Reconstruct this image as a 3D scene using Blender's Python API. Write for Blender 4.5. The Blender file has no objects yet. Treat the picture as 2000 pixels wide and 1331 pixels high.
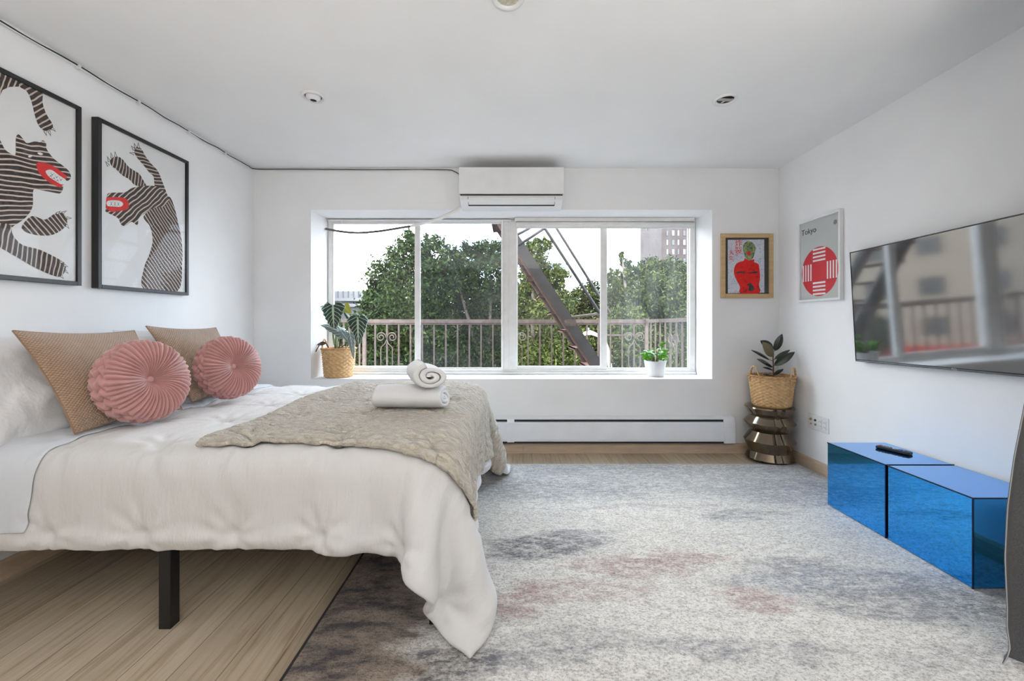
import bpy, bmesh, math, random
import numpy as np
from mathutils import Vector, Matrix, Quaternion
PI = math.pi
sc = bpy.context.scene
C = sc.collection
# ------------------------------------------------------------------ camera
F = 814.0                       # focal length in pixels of a 2000 px wide frame
cam_d = bpy.data.cameras.new('camera'); cam = bpy.data.objects.new('camera', cam_d); C.objects.link(cam)
cam_d.sensor_width = 36.0; cam_d.lens = 36.0 * F / 2000.0
cam_d.shift_x = -2.0 / 2000.0; cam_d.shift_y = -35.5 / 2000.0
cam_d.clip_start = 0.02; cam_d.clip_end = 500
cam.location = (0, 0, 1.12); cam.rotation_euler = (PI/2, 0, 0)
sc.camera = cam
sc.view_settings.view_transform = 'Standard'; sc.view_settings.look = 'None'
sc.view_settings.gamma = 1.0; sc.view_settings.use_curve_mapping = False
sc.view_settings.exposure = 0.15
# ------------------------------------------------------------------ sky
W = bpy.data.worlds.new('sky'); sc.world = W; W.use_nodes = True
wn = W.node_tree; wn.nodes.clear()
wo = wn.nodes.new('ShaderNodeOutputWorld'); wb = wn.nodes.new('ShaderNodeBackground')
wt = wn.nodes.new('ShaderNodeTexCoord'); wnz = wn.nodes.new('ShaderNodeTexNoise'); wr = wn.nodes.new('ShaderNodeValToRGB')
wnz.inputs['Scale'].default_value = 3.0; wnz.inputs['Detail'].default_value = 6.0
wr.color_ramp.elements[0].position = 0.36; wr.color_ramp.elements[0].color = (0.30, 0.52, 0.80, 1)
wr.color_ramp.elements[1].position = 0.52; wr.color_ramp.elements[1].color = (0.97, 0.985, 1.0, 1)
wn.links.new(wt.outputs['Generated'], wnz.inputs['Vector']); wn.links.new(wnz.outputs['Fac'], wr.inputs['Fac'])
wn.links.new(wr.outputs['Color'], wb.inputs['Color']); wb.inputs['Strength'].default_value = 12.5
wn.links.new(wb.outputs['Background'], wo.inputs['Surface'])
# ------------------------------------------------------------------ daylight and an added fill light
def area(name, loc, rot, sx, sy, power, col=(1, 1, 1)):
    d = bpy.data.lights.new(name, 'AREA'); d.shape = 'RECTANGLE'; d.size = sx; d.size_y = sy
    d.energy = power; d.color = col
    o = bpy.data.objects.new(name, d); C.objects.link(o); o.location = loc; o.rotation_euler = rot
    return o
# unseen fill light added behind the camera, aimed up to brighten the ceiling
area('added_ceiling_fill', (0.4, -1.35, 0.68), (PI+0.12, 0, 0), 1.8, 0.8, 115, (1.0, 0.985, 0.96))
sun_d = bpy.data.lights.new('sun', 'SUN'); sun_d.energy = 4.0; sun_d.angle = math.radians(12); sun_d.color = (1, 0.95, 0.87)
sun = bpy.data.objects.new('sun', sun_d); C.objects.link(sun); sun.rotation_euler = (math.radians(38), 0, math.radians(-35))

# ------------------------------------------------------------------ materials
def new_mat(name):
    m = bpy.data.materials.new(name); m.use_nodes = True
    nt = m.node_tree; b = nt.nodes['Principled BSDF']
    return m, nt, b
def rgba(c): return (c[0], c[1], c[2], 1.0)
def nd(nt, t, **kw):
    n = nt.nodes.new(t)
    for k, v in kw.items():
        if k in n.inputs: n.inputs[k].default_value = v
        else: setattr(n, k, v)
    return n
def math_(nt, op, a, b=None, c=None):
    n = nt.nodes.new('ShaderNodeMath'); n.operation = op
    for i, v in enumerate((a, b, c)):
        if v is None: continue
        if isinstance(v, (int, float)): n.inputs[i].default_value = v
        else: nt.links.new(v, n.inputs[i])
    return n.outputs[0]
def mix_(nt, f, a, b):
    n = nt.nodes.new('ShaderNodeMix'); n.data_type = 'RGBA'
    for s, v in ((0, f), (6, a), (7, b)):
        if isinstance(v, (int, float)): n.inputs[s].default_value = v
        elif isinstance(v, tuple): n.inputs[s].default_value = rgba(v)
        else: nt.links.new(v, n.inputs[s])
    return n.outputs[2]
def ramp_(nt, f, stops):
    n = nt.nodes.new('ShaderNodeValToRGB'); e = n.color_ramp.elements
    while len(e) < len(stops): e.new(0.5)
    for i, (p, c) in enumerate(stops):
        e[i].position = p; e[i].color = rgba(c if isinstance(c, tuple) else (c, c, c))
    nt.links.new(f, n.inputs['Fac']); return n.outputs['Color']
def coord(nt, kind='Object', scale=(1, 1, 1)):
    t = nt.nodes.new('ShaderNodeTexCoord'); m = nt.nodes.new('ShaderNodeMapping')
    m.inputs['Scale'].default_value = scale
    nt.links.new(t.outputs[kind], m.inputs['Vector']); return m.outputs['Vector']
def noise_(nt, vec, scale, detail=4, rough=0.5, dist=0.0):
    n = nd(nt, 'ShaderNodeTexNoise', Scale=scale, Detail=detail, Roughness=rough, Distortion=dist)
    nt.links.new(vec, n.inputs['Vector']); return n.outputs['Fac']
def bump_(nt, b, h, strength=0.3, dist=0.01):
    n = nd(nt, 'ShaderNodeBump', Strength=strength, Distance=dist)
    nt.links.new(h, n.inputs['Height']); nt.links.new(n.outputs['Normal'], b.inputs['Normal'])
def mat(name, col, rough=0.6, metal=0.0, var=0.0, vscale=8.0, bump=0.0, bscale=60.0, bdist=0.004, spec=None, coat=0.0, sheen=0.0, stretch=(1, 1, 1)):
    m, nt, b = new_mat(name)
    b.inputs['Base Color'].default_value = rgba(col); b.inputs['Roughness'].default_value = rough
    b.inputs['Metallic'].default_value = metal
    if spec is not None: b.inputs['Specular IOR Level'].default_value = spec
    if coat: b.inputs['Coat Weight'].default_value = coat; b.inputs['Coat Roughness'].default_value = 0.03
    if sheen: b.inputs['Sheen Weight'].default_value = sheen
    v = coord(nt, 'Object', stretch)
    f = noise_(nt, v, vscale, 5)
    d = max(var, 0.03)
    c0 = tuple(x * (1 - d) for x in col); c1 = tuple(min(1, x * (1 + d)) for x in col)
    nt.links.new(ramp_(nt, f, [(0.3, c0), (0.7, c1)]), b.inputs['Base Color'])
    if bump: bump_(nt, b, noise_(nt, v, bscale, 4), bump, bdist)
    return m
M = {}
M['wall'] = mat('wall_paint', (0.90, 0.90, 0.905), 0.75, var=0.012, vscale=2, bump=0.12, bscale=9, bdist=0.01)
M['ceiling'] = mat('ceiling_paint', (0.90, 0.90, 0.90), 0.8, var=0.012, vscale=1.5, bump=0.15, bscale=4, bdist=0.02)
M['reveal'] = mat('reveal_paint', (0.86, 0.86, 0.86), 0.6, var=0.01)
M['white_frame'] = mat('aged_white_aluminium', (0.82, 0.805, 0.785), 0.45, var=0.05, vscale=14, bump=0.1)
M['white_plastic'] = mat('white_plastic', (0.80, 0.80, 0.81), 0.35, var=0.01)
M['white_gloss'] = mat('white_lacquer', (0.82, 0.82, 0.82), 0.25, var=0.01)
M['heater'] = mat('heater_enamel', (0.86, 0.88, 0.92), 0.4, var=0.02)
M['dark'] = mat('dark_slot', (0.012, 0.012, 0.013), 0.6)
M['black_frame'] = mat('black_wood_frame', (0.012, 0.012, 0.013), 0.4, var=0.2)
M['black_metal'] = mat('black_powder_metal', (0.008, 0.008, 0.009), 0.45)
M['paper'] = mat('white_print_paper', (0.83, 0.83, 0.83), 0.7)
M['chrome'] = mat('brushed_metal', (0.6, 0.6, 0.6), 0.25, metal=1.0)
M['red'] = mat('red_ink', (0.72, 0.03, 0.03), 0.6, var=0.15, vscale=30)
M['poster_red'] = mat('poster_red_ink', (0.66, 0.035, 0.045), 0.6, var=0.06)
M['grey_paper'] = mat('pale_grey_paper', (0.56, 0.58, 0.565), 0.6, var=0.03)
M['ink'] = mat('dark_ink', (0.03, 0.035, 0.035), 0.6)
M['pale_wood'] = mat('pale_wood_frame', (0.60, 0.42, 0.22), 0.5, var=0.12, vscale=6, stretch=(1, 1, 8))
M['skirting'] = mat('wood_skirting', (0.60, 0.46, 0.33), 0.45, var=0.12, vscale=5, stretch=(1.5, 1.5, 14))
M['mattress'] = mat('mattress_ticking', (0.75, 0.75, 0.75), 0.8)
M['rust'] = mat('weathered_rusty_paint', (0.0750, 0.0500, 0.0400), 0.7, var=0.45, vscale=25, bump=0.3)
M['rail'] = mat('weathered_rail_paint', (0.0900, 0.0625, 0.0525), 0.65, var=0.35, vscale=18, bump=0.25)
M['stringer'] = mat('grey_brown_steel', (0.0250, 0.0210, 0.0210), 0.6, var=0.35, vscale=7, bump=0.2)
M['tread'] = mat('rusted_tread', (0.0650, 0.0250, 0.0150), 0.8, var=0.5, vscale=20, bump=0.4)
M['soil'] = mat('potting_soil', (0.03, 0.02, 0.015), 0.95, var=0.4, vscale=60, bump=0.8, bscale=80)
M['stem'] = mat('green_stem', (0.16, 0.22, 0.07), 0.5, var=0.2)
M['brown_stem'] = mat('brown_stem', (0.10, 0.055, 0.035), 0.6, var=0.3, vscale=30)
M['wire'] = mat('grey_wire', (0.10, 0.09, 0.08), 0.6)
M['rear'] = mat('taupe_rear_wall', (0.30, 0.285, 0.27), 0.8)
M['bark'] = mat('tree_bark', (0.07, 0.055, 0.045), 0.9, var=0.3, bump=0.5, bscale=12)
M['pot_white'] = mat('matte_white_ceramic', (0.78, 0.78, 0.78), 0.4, var=0.02)
M['asphalt'] = mat('street_asphalt', (0.0600, 0.0600, 0.0615), 0.9, var=0.15, vscale=0.4)
M['cream_render'] = mat('cream_render', (0.2100, 0.1800, 0.1450), 0.85, var=0.06, vscale=0.5)
M['grey_concrete'] = mat('grey_concrete', (0.0600, 0.0625, 0.0675), 0.85, var=0.15, vscale=0.8)
M['window_dark'] = mat('dark_window_glass', (0.0250, 0.0275, 0.0300), 0.2)
M['window_pale'] = mat('pale_window_blind', (0.1100, 0.1100, 0.1175), 0.5)
M['awning'] = mat('red_awning', (0.2500, 0.0300, 0.0250), 0.8)
M['yellow'] = mat('yellow_paint', (0.3000, 0.1650, 0.0150), 0.7)
M['towel'] = mat('white_terry_towel', (0.78, 0.78, 0.79), 0.95, var=0.02, bump=0.55, bscale=260, bdist=0.004, sheen=0.3)
M['curtain'] = mat('grey_woven_curtain', (0.085, 0.085, 0.09), 0.95, var=0.25, vscale=300, bump=0.4, bscale=500, bdist=0.002)
M['curtain_edge'] = mat('pale_curtain_lining', (0.35, 0.35, 0.35), 0.9)
M['button_grey'] = mat('grey_rubber', (0.25, 0.25, 0.27), 0.6)
M['button_blue'] = mat('blue_rubber', (0.05, 0.2, 0.6), 0.5)

def glass_mat(name, tint=(1, 1, 1), haze=0.0, hscale=3.0, refl=0.02, streak=(1, 1, 1), graz=0.6):
    m = bpy.data.materials.new(name); m.use_nodes = True; nt = m.node_tree; nt.nodes.clear()
    out = nt.nodes.new('ShaderNodeOutputMaterial')
    tr = nd(nt, 'ShaderNodeBsdfTransparent', Color=rgba(tint)); gl = nd(nt, 'ShaderNodeBsdfGlossy', Roughness=0.01)
    lw = nd(nt, 'ShaderNodeLayerWeight', Blend=0.5); mx = nt.nodes.new('ShaderNodeMixShader')
    fr = math_(nt, 'ADD', refl, math_(nt, 'MULTIPLY', math_(nt, 'POWER', lw.outputs['Facing'], 4.0), graz)).node
    nt.links.new(fr.outputs[0], mx.inputs[0]); nt.links.new(tr.outputs[0], mx.inputs[1]); nt.links.new(gl.outputs[0], mx.inputs[2])
    last = mx.outputs[0]
    if haze:
        df = nd(nt, 'ShaderNodeBsdfTranslucent', Color=(0.85, 0.88, 0.88, 1)); m2 = nt.nodes.new('ShaderNodeMixShader')
        n = noise_(nt, coord(nt, 'Object', streak), hscale, 5, 0.6)
        r = ramp_(nt, n, [(0.38, haze * 0.25), (0.72, haze)])
        nt.links.new(r, m2.inputs[0]); nt.links.new(last, m2.inputs[1]); nt.links.new(df.outputs[0], m2.inputs[2]); last = m2.outputs[0]
    nt.links.new(last, out.inputs['Surface']); return m
M['pane_clear'] = glass_mat('clear_window_glass', (0.97, 0.98, 0.98))
M['pane_screened'] = glass_mat('screened_window_glass', (0.86, 0.88, 0.90), haze=0.008)
M['pane_hazy'] = glass_mat('hazy_window_glass', (0.93, 0.95, 0.95), haze=0.028, hscale=2.2, streak=(3.5, 1, 0.45))
M['picture_glass'] = glass_mat('picture_glass', (0.98, 0.98, 0.98), refl=0.003, graz=0.25)

# floor boards along Y
def floor_mat():
    m, nt, b = new_mat('pale_ash_floorboards')
    t = coord(nt, 'Object'); sep = nt.nodes.new('ShaderNodeSeparateXYZ'); nt.links.new(t, sep.inputs[0])
    br = nd(nt, 'ShaderNodeTexBrick', Scale=1.0); br.offset = 0.37; br.inputs['Brick Width'].default_value = 1.25
    br.inputs['Row Height'].default_value = 0.155; br.inputs['Mortar Size'].default_value = 0.0016; br.inputs['Mortar Smooth'].default_value = 0.2
    br.inputs['Color1'].default_value = (0.43, 0.355, 0.27, 1); br.inputs['Color2'].default_value = (0.62, 0.53, 0.42, 1); br.inputs['Mortar'].default_value = (0.20, 0.14, 0.09, 1)
    cb = nt.nodes.new('ShaderNodeCombineXYZ'); nt.links.new(sep.outputs['Y'], cb.inputs[0]); nt.links.new(sep.outputs['X'], cb.inputs[1])
    nt.links.new(cb.outputs[0], br.inputs['Vector'])
    g = noise_(nt, coord(nt, 'Object', (22, 1.1, 1)), 2.2, 8, 0.62, 0.6)
    gc = ramp_(nt, g, [(0.32, (0.62, 0.55, 0.44)), (0.5, (0.95, 0.93, 0.88)), (0.7, (1.12, 1.1, 1.05))])
    mul = nt.nodes.new('ShaderNodeMix'); mul.data_type = 'RGBA'; mul.blend_type = 'MULTIPLY'; mul.inputs[0].default_value = 0.9
    nt.links.new(br.outputs['Color'], mul.inputs[6]); nt.links.new(gc, mul.inputs[7])
    k = noise_(nt, coord(nt, 'Object', (5, 2.2, 1)), 2.0, 2, 0.5)
    kk = ramp_(nt, k, [(0.72, 0.0), (0.80, 1.0)])
    nt.links.new(mix_(nt, kk, mul.outputs[2], (0.42, 0.28, 0.13)), b.inputs['Base Color'])
    b.inputs['Roughness'].default_value = 0.30
    bump_(nt, b, g, 0.12, 0.002); return m
M['floor'] = floor_mat()

def rug_mat():
    m, nt, b = new_mat('distressed_abstract_pile')
    t = nt.nodes.new('ShaderNodeTexCoord'); of = nd(nt, 'ShaderNodeVectorMath', operation='ADD'); of.inputs[1].default_value = (0.76, 1.4, 0); nt.links.new(t.outputs['Object'], of.inputs[0]); ob = of.outputs[0]
    wn_ = nd(nt, 'ShaderNodeTexNoise', Scale=3.2, Detail=7.0, Roughness=0.68); 
    mp = nd(nt, 'ShaderNodeMapping', Scale=(0.55, 1.5, 1)); nt.links.new(ob, mp.inputs[0]); nt.links.new(mp.outputs[0], wn_.inputs['Vector'])
    sub = nd(nt, 'ShaderNodeVectorMath', operation='SUBTRACT'); sub.inputs[1].default_value = (0.5, 0.5, 0.5); nt.links.new(wn_.outputs['Color'], sub.inputs[0])
    scl = nd(nt, 'ShaderNodeVectorMath', operation='MULTIPLY'); scl.inputs[1].default_value = (0.9, 0.34, 0); nt.links.new(sub.outputs[0], scl.inputs[0])
    add = nd(nt, 'ShaderNodeVectorMath', operation='ADD'); nt.links.new(ob, add.inputs[0]); nt.links.new(scl.outputs[0], add.inputs[1])
    warped = add.outputs[0]
    fine = noise_(nt, coord(nt, 'Object', (0.6, 1.3, 1)), 34, 6, 0.75)
    speck = noise_(nt, coord(nt, 'Object', (0.8, 1.1, 1)), 120, 3, 0.8)
    base = ramp_(nt, fine, [(0.3, (0.55, 0.52, 0.48)), (0.5, (0.79, 0.76, 0.715)), (0.75, (0.90, 0.87, 0.82))])
    broad = noise_(nt, coord(nt, 'Object', (0.55, 1.7, 1)), 2.4, 8, 0.72)
    col = mix_(nt, math_(nt, 'MULTIPLY', ramp_(nt, broad, [(0.52, 0.0), (0.64, 1.0)]), 0.40), base, (0.50, 0.49, 0.49))
    def patch(col, cx, cy, rx, ry, c, amt, hard=1.0):
        v = nd(nt, 'ShaderNodeVectorMath', operation='SUBTRACT'); v.inputs[1].default_value = (cx, cy, 0); nt.links.new(warped, v.inputs[0])
        s = nd(nt, 'ShaderNodeVectorMath', operation='MULTIPLY'); s.inputs[1].default_value = (1 / rx, 1 / ry, 0); nt.links.new(v.outputs[0], s.inputs[0])
        l = nd(nt, 'ShaderNodeVectorMath', operation='LENGTH'); nt.links.new(s.outputs[0], l.inputs[0])
        f = math_(nt, 'SUBTRACT', 1.35, l.outputs['Value'])
        f = math_(nt, 'MULTIPLY', f, hard*1.7); f.node.use_clamp = True
        g = math_(nt, 'MULTIPLY', f, ramp_(nt, fine, [(0.42, 1.0), (0.58, 0.30)]))
        return mix_(nt, math_(nt, 'MULTIPLY', g, amt), col, c)
    grey = (0.33, 0.33, 0.345); dk = (0.14, 0.14, 0.155); pink = (0.44, 0.31, 0.29); blue = (0.36, 0.38, 0.42)
    col = patch(col, 1.2, 2.95, 1.5, 0.30, (0.42, 0.43, 0.45), 0.75)
    col = patch(col, 0.15, 2.75, 0.7, 0.16, (0.36, 0.36, 0.37), 0.75)
    col = patch(col, 1.9, 2.7, 0.5, 0.20, blue, 0.8)
    for a in ((0.14, 2.06, 0.26, 0.10, dk, 0.9), (0.40, 2.14, 0.16, 0.06, grey, 0.8), (1.32, 2.38, 0.22, 0.05, grey, 0.8), (0.9, 2.5, 0.5, 0.04, grey, 0.4),
              (0.55, 1.88, 0.26, 0.09, pink, 0.8), (0.80, 1.95, 0.18, 0.06, pink, 0.7), (0.04, 1.66, 0.17, 0.08, pink, 0.85), (0.93, 1.68, 0.15, 0.08, pink, 0.8), (0.30, 1.72, 0.3, 0.05, pink, 0.5),
              (1.42, 1.78, 0.42, 0.09, blue, 0.95), (1.62, 1.64, 0.45, 0.10, grey, 0.9), (1.30, 1.90, 0.25, 0.05, grey, 0.7), (0.66, 1.42, 0.15, 0.05, grey, 0.8), (0.95, 1.40, 0.12, 0.05, grey, 0.6),
              (0.12, 1.36, 0.2, 0.05, grey, 0.7), (-0.15, 1.34, 0.13, 0.08, dk, 0.9), (1.5, 1.38, 0.4, 0.06, grey, 0.4), (0.2, 1.42, 0.3, 0.05, grey, 0.5)):
        col = patch(col, *a)
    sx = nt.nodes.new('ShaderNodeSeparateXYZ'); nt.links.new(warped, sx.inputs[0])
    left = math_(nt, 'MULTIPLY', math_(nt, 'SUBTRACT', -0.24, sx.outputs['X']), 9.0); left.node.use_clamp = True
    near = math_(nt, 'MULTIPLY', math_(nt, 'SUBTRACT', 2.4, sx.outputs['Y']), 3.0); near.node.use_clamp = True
    taupe_shaded = ramp_(nt, noise_(nt, coord(nt, 'Object', (0.8, 2.0, 1)), 5.0, 8, 0.72), [(0.40, (0.10, 0.09, 0.095)), (0.52, (0.33, 0.27, 0.225)), (0.62, (0.42, 0.345, 0.285))])
    col = mix_(nt, math_(nt, 'MULTIPLY', left, near), col, taupe_shaded)  # taupe streaks beside the bed, with some of the bed's shade painted in
    sp = ramp_(nt, speck, [(0.36, 0.45), (0.52, 1.0), (0.7, 1.10)])
    mul = nt.nodes.new('ShaderNodeMix'); mul.data_type = 'RGBA'; mul.blend_type = 'MULTIPLY'; mul.inputs[0].default_value = 0.85
    nt.links.new(col, mul.inputs[6]); nt.links.new(sp, mul.inputs[7])
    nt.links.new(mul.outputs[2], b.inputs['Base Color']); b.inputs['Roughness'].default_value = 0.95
    bump_(nt, b, speck, 0.9, 0.012); return m
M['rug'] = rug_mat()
M['rug_edge'] = mat('rug_binding', (0.03, 0.03, 0.032), 0.9)

def cloth_mat(name, col, bscale, stretch, strength, dist, var=0.03, sheen=0.25, vscale=12, second=None):
    m, nt, b = new_mat(name)
    v = coord(nt, 'UV', stretch)
    n = noise_(nt, v, bscale, 6, 0.6, 0.3)
    c0 = tuple(x * (1 - var) for x in col); c1 = tuple(min(1, x * (1 + var)) for x in col)
    cf = noise_(nt, v, vscale, 6, 0.6)
    nt.links.new(ramp_(nt, cf, [(0.35, c0), (0.65, c1)]), b.inputs['Base Color'])
    b.inputs['Roughness'].default_value = 0.9; b.inputs['Sheen Weight'].default_value = sheen
    if second:
        n2 = noise_(nt, coord(nt, 'UV', second[1]), second[0], 3, 0.5)
        n = math_(nt, 'ADD', n, math_(nt, 'MULTIPLY', n2, second[2]))
    bump_(nt, b, n, strength, dist); return m
M['comforter'] = cloth_mat('white_brushed_cotton', (0.67, 0.665, 0.66), 9, (1.2, 0.6, 1), 0.35, 0.02, 0.01, second=(30, (2.0, 0.5, 1), 0.35))
M['sheet'] = cloth_mat('pale_blue_white_percale', (0.66, 0.69, 0.74), 14, (1, 0.5, 1), 0.35, 0.012, 0.01)
M['pillow_white'] = cloth_mat('white_pillow_cotton', (0.80, 0.805, 0.82), 5, (1, 1, 1), 0.5, 0.03, 0.01, second=(16, (1, 0.5, 1), 0.5))
M['throw'] = cloth_mat('beige_faux_fur_throw', (0.64, 0.575, 0.475), 15, (1.0, 3.6, 1), 1.0, 0.04, 0.25, 0.6, 30, second=(150, (1, 1.6, 1), 0.35))
M['velvet'] = mat('dusty_pink_velvet', (0.54, 0.27, 0.255), 0.75, var=0.07, vscale=20, sheen=0.5)
def waffle_mat():
    m, nt, b = new_mat('tan_quilted_velvet')
    u = coord(nt, 'UV'); s = nt.nodes.new('ShaderNodeSeparateXYZ'); nt.links.new(u, s.inputs[0])
    a = math_(nt, 'ABSOLUTE', math_(nt, 'SINE', math_(nt, 'MULTIPLY', math_(nt, 'ADD', s.outputs[0], s.outputs[1]), 270.0)))
    c = math_(nt, 'ABSOLUTE', math_(nt, 'SINE', math_(nt, 'MULTIPLY', math_(nt, 'SUBTRACT', s.outputs[0], s.outputs[1]), 270.0)))
    h = math_(nt, 'MULTIPLY', a, c)
    nt.links.new(ramp_(nt, h, [(0.0, (0.29, 0.175, 0.10)), (0.35, (0.52, 0.345, 0.225))]), b.inputs['Base Color'])
    b.inputs['Roughness'].default_value = 0.8; b.inputs['Sheen Weight'].default_value = 0.6
    bump_(nt, b, h, 0.8, 0.006); return m
M['waffle'] = waffle_mat()
M['wicker'] = mat('honey_wicker', (0.62, 0.40, 0.19), 0.55, var=0.22, vscale=40, bump=0.3, bscale=150, bdist=0.002)
M['wicker_rim'] = mat('wicker_rim', (0.55, 0.31, 0.14), 0.55, var=0.25, vscale=40)

def mirror_blue():
    m, nt, b = new_mat('cobalt_mirror_glass')
    b.inputs['Base Color'].default_value = (0.0, 0.4, 1.0, 1); b.inputs['Metallic'].default_value = 1.0; b.inputs['Roughness'].default_value = 0.03
    b.inputs['Coat Weight'].default_value = 0.5; b.inputs['Coat Roughness'].default_value = 0.01; b.inputs['Coat IOR'].default_value = 1.5
    n = noise_(nt, coord(nt, 'Object'), 1.6, 1); nt.links.new(ramp_(nt, n, [(0.3, (0.0, 0.35, 0.97)), (0.7, (0.0, 0.39, 1.0))]), b.inputs['Base Color'])
    return m
M['blue_mirror'] = mirror_blue()
M['blue_edge'] = mat('dark_blue_bevel', (0.005, 0.03, 0.10), 0.2, metal=0.6)
def screen_mat():
    m, nt, b = new_mat('glossy_black_screen')
    n = noise_(nt, coord(nt), 3, 1); nt.links.new(ramp_(nt, n, [(0, (0.02, 0.02, 0.022)), (1, (0.026, 0.026, 0.028))]), b.inputs['Base Color'])
    b.inputs['Roughness'].default_value = 0.06; b.inputs['IOR'].default_value = 2.6; return m
M['screen'] = screen_mat()
def bronze():
    m, nt, b = new_mat('smoked_bronze_ceramic')
    n = noise_(nt, coord(nt), 5, 2); nt.links.new(ramp_(nt, n, [(0.3, (0.17, 0.135, 0.095)), (0.7, (0.24, 0.19, 0.14))]), b.inputs['Base Color'])
    b.inputs['Metallic'].default_value = 0.95; b.inputs['Roughness'].default_value = 0.12; return m
M['bronze'] = bronze()
def stripes(name, scale, rot, dist, c_dark=(0.045, 0.035, 0.032), c_light=(0.66, 0.55, 0.48), uv=False, width=0.20):
    m, nt, b = new_mat(name)
    t = nt.nodes.new('ShaderNodeTexCoord'); mp = nd(nt, 'ShaderNodeMapping', Rotation=(0, 0, rot)); nt.links.new(t.outputs['UV'], mp.inputs[0])
    w = nd(nt, 'ShaderNodeTexWave', Scale=scale, Distortion=dist); w.inputs['Detail'].default_value = 1.5; w.inputs['Detail Scale'].default_value = 0.35 if uv else 0.6
    nt.links.new(mp.outputs[0], w.inputs['Vector'])
    dk = ramp_(nt, noise_(nt, t.outputs['UV'], 60, 3), [(0.4, c_dark), (0.75, tuple(x * 2.2 for x in c_dark))])
    f = ramp_(nt, w.outputs['Fac'], [(width - 0.05, 1.0), (width + 0.05, 0.0)])
    nt.links.new(mix_(nt, f, dk, c_light), b.inputs['Base Color']); b.inputs['Roughness'].default_value = 0.7
    return m
M['st_v'] = stripes('zebra_ink_upright', 16, 0.15, 3.6)
M['st_h'] = stripes('zebra_ink_level', 15, 1.35, 4.2)
M['st_d'] = stripes('zebra_ink_slanting', 15, 0.75, 3.8)
M['st_e'] = stripes('zebra_ink_backslant', 15, -0.75, 3.6)
def scribble():
    m, nt, b = new_mat('scribbled_paper')
    n = noise_(nt, coord(nt, 'Object', (1, 1, 1.4)), 60, 2, 0.5, 2.5)
    c = noise_(nt, coord(nt), 14, 2)
    ink = ramp_(nt, c, [(0.35, (0.12, 0.30, 0.45)), (0.5, (0.30, 0.14, 0.40)), (0.65, (0.45, 0.6, 0.55))])
    f = ramp_(nt, n, [(0.38, 0.8), (0.47, 0.1), (0.6, 0.0)])
    nt.links.new(mix_(nt, f, (0.66, 0.70, 0.76), ink), b.inputs['Base Color']); b.inputs['Roughness'].default_value = 0.7; return m
M['scribble'] = scribble()
def blotch(name, stops, scale=25):
    m, nt, b = new_mat(name); n = noise_(nt, coord(nt), scale, 4, 0.6, 1.0)
    nt.links.new(ramp_(nt, n, stops), b.inputs['Base Color']); b.inputs['Roughness'].default_value = 0.7; return m
M['art_green'] = blotch('painted_green', [(0.35, (0.05, 0.08, 0.05)), (0.48, (0.20, 0.28, 0.13)), (0.65, (0.42, 0.42, 0.2))])
M['art_red'] = blotch('painted_red', [(0.30, (0.10, 0.02, 0.01)), (0.42, (0.75, 0.01, 0.01)), (0.62, (0.80, 0.02, 0.015)), (0.75, (0.6, 0.15, 0.12))], 18)
M['art_mat'] = mat('charcoal_mount', (0.055, 0.058, 0.055), 0.8)
def leafy(name, stops, scale=0.9, rough=0.6, spec=0.06):
    m, nt, b = new_mat(name)
    g = nt.nodes.new('ShaderNodeNewGeometry'); n = noise_(nt, coord(nt, 'Object'), scale, 3)
    f = math_(nt, 'ADD', math_(nt, 'MULTIPLY', g.outputs['Random Per Island'], 0.55), math_(nt, 'MULTIPLY', n, 0.6))
    nt.links.new(ramp_(nt, f, stops), b.inputs['Base Color']); b.inputs['Roughness'].default_value = rough
    b.inputs['Specular IOR Level'].default_value = spec; return m
M['leaf_dark'] = leafy('deep_green_leaves', [(0.25, (0.003, 0.0065, 0.0025)), (0.55, (0.010, 0.019, 0.006)), (0.75, (0.022, 0.035, 0.010)), (0.95, (0.045, 0.056, 0.018))])
M['leaf_olive'] = leafy('olive_green_leaves', [(0.25, (0.005, 0.009, 0.003)), (0.55, (0.020, 0.029, 0.007)), (0.75, (0.043, 0.053, 0.013)), (0.95, (0.085, 0.090, 0.026))])
M['pothos'] = leafy('bright_green_leaves', [(0.25, (0.03, 0.14, 0.008)), (0.6, (0.09, 0.32, 0.015)), (0.9, (0.22, 0.48, 0.04))], 20, 0.3, 0.4)
def veined(name, body, vein, n=7.0, vw=0.16, rough=0.3, mid=0.05):
    m, nt, b = new_mat(name); u = coord(nt, 'UV'); s = nt.nodes.new('ShaderNodeSeparateXYZ'); nt.links.new(u, s.inputs[0])
    ax = math_(nt, 'ABSOLUTE', math_(nt, 'SUBTRACT', s.outputs[0], 0.5))
    fr = math_(nt, 'FRACT', math_(nt, 'MULTIPLY', math_(nt, 'SUBTRACT', s.outputs[1], math_(nt, 'MULTIPLY', ax, 0.55)), n))
    d = math_(nt, 'ABSOLUTE', math_(nt, 'SUBTRACT', fr, 0.5))
    side = math_(nt, 'LESS_THAN', d, vw * 0.5); md = math_(nt, 'LESS_THAN', ax, mid)
    edge = math_(nt, 'GREATER_THAN', ax, 0.475) if n > 3 else 0.0
    f = math_(nt, 'MAXIMUM', md, side) if n > 3 else md
    if n > 3: f = math_(nt, 'MAXIMUM', f, edge)
    nt.links.new(mix_(nt, f, body, vein), b.inputs['Base Color']); b.inputs['Roughness'].default_value = rough
    return m
M['alocasia'] = veined('dark_veined_leaf', (0.012, 0.035, 0.022), (0.42, 0.52, 0.38))
M['alocasia_old'] = veined('yellowing_leaf', (0.40, 0.38, 0.03), (0.5, 0.5, 0.1))
M['alocasia_back'] = veined('silver_veined_leaf', (0.10, 0.15, 0.14), (0.48, 0.55, 0.52))
M['rubber'] = veined('dark_rubber_leaf', (0.012, 0.020, 0.014), (0.10, 0.12, 0.06), n=1, mid=0.025, rough=0.22)
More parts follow.
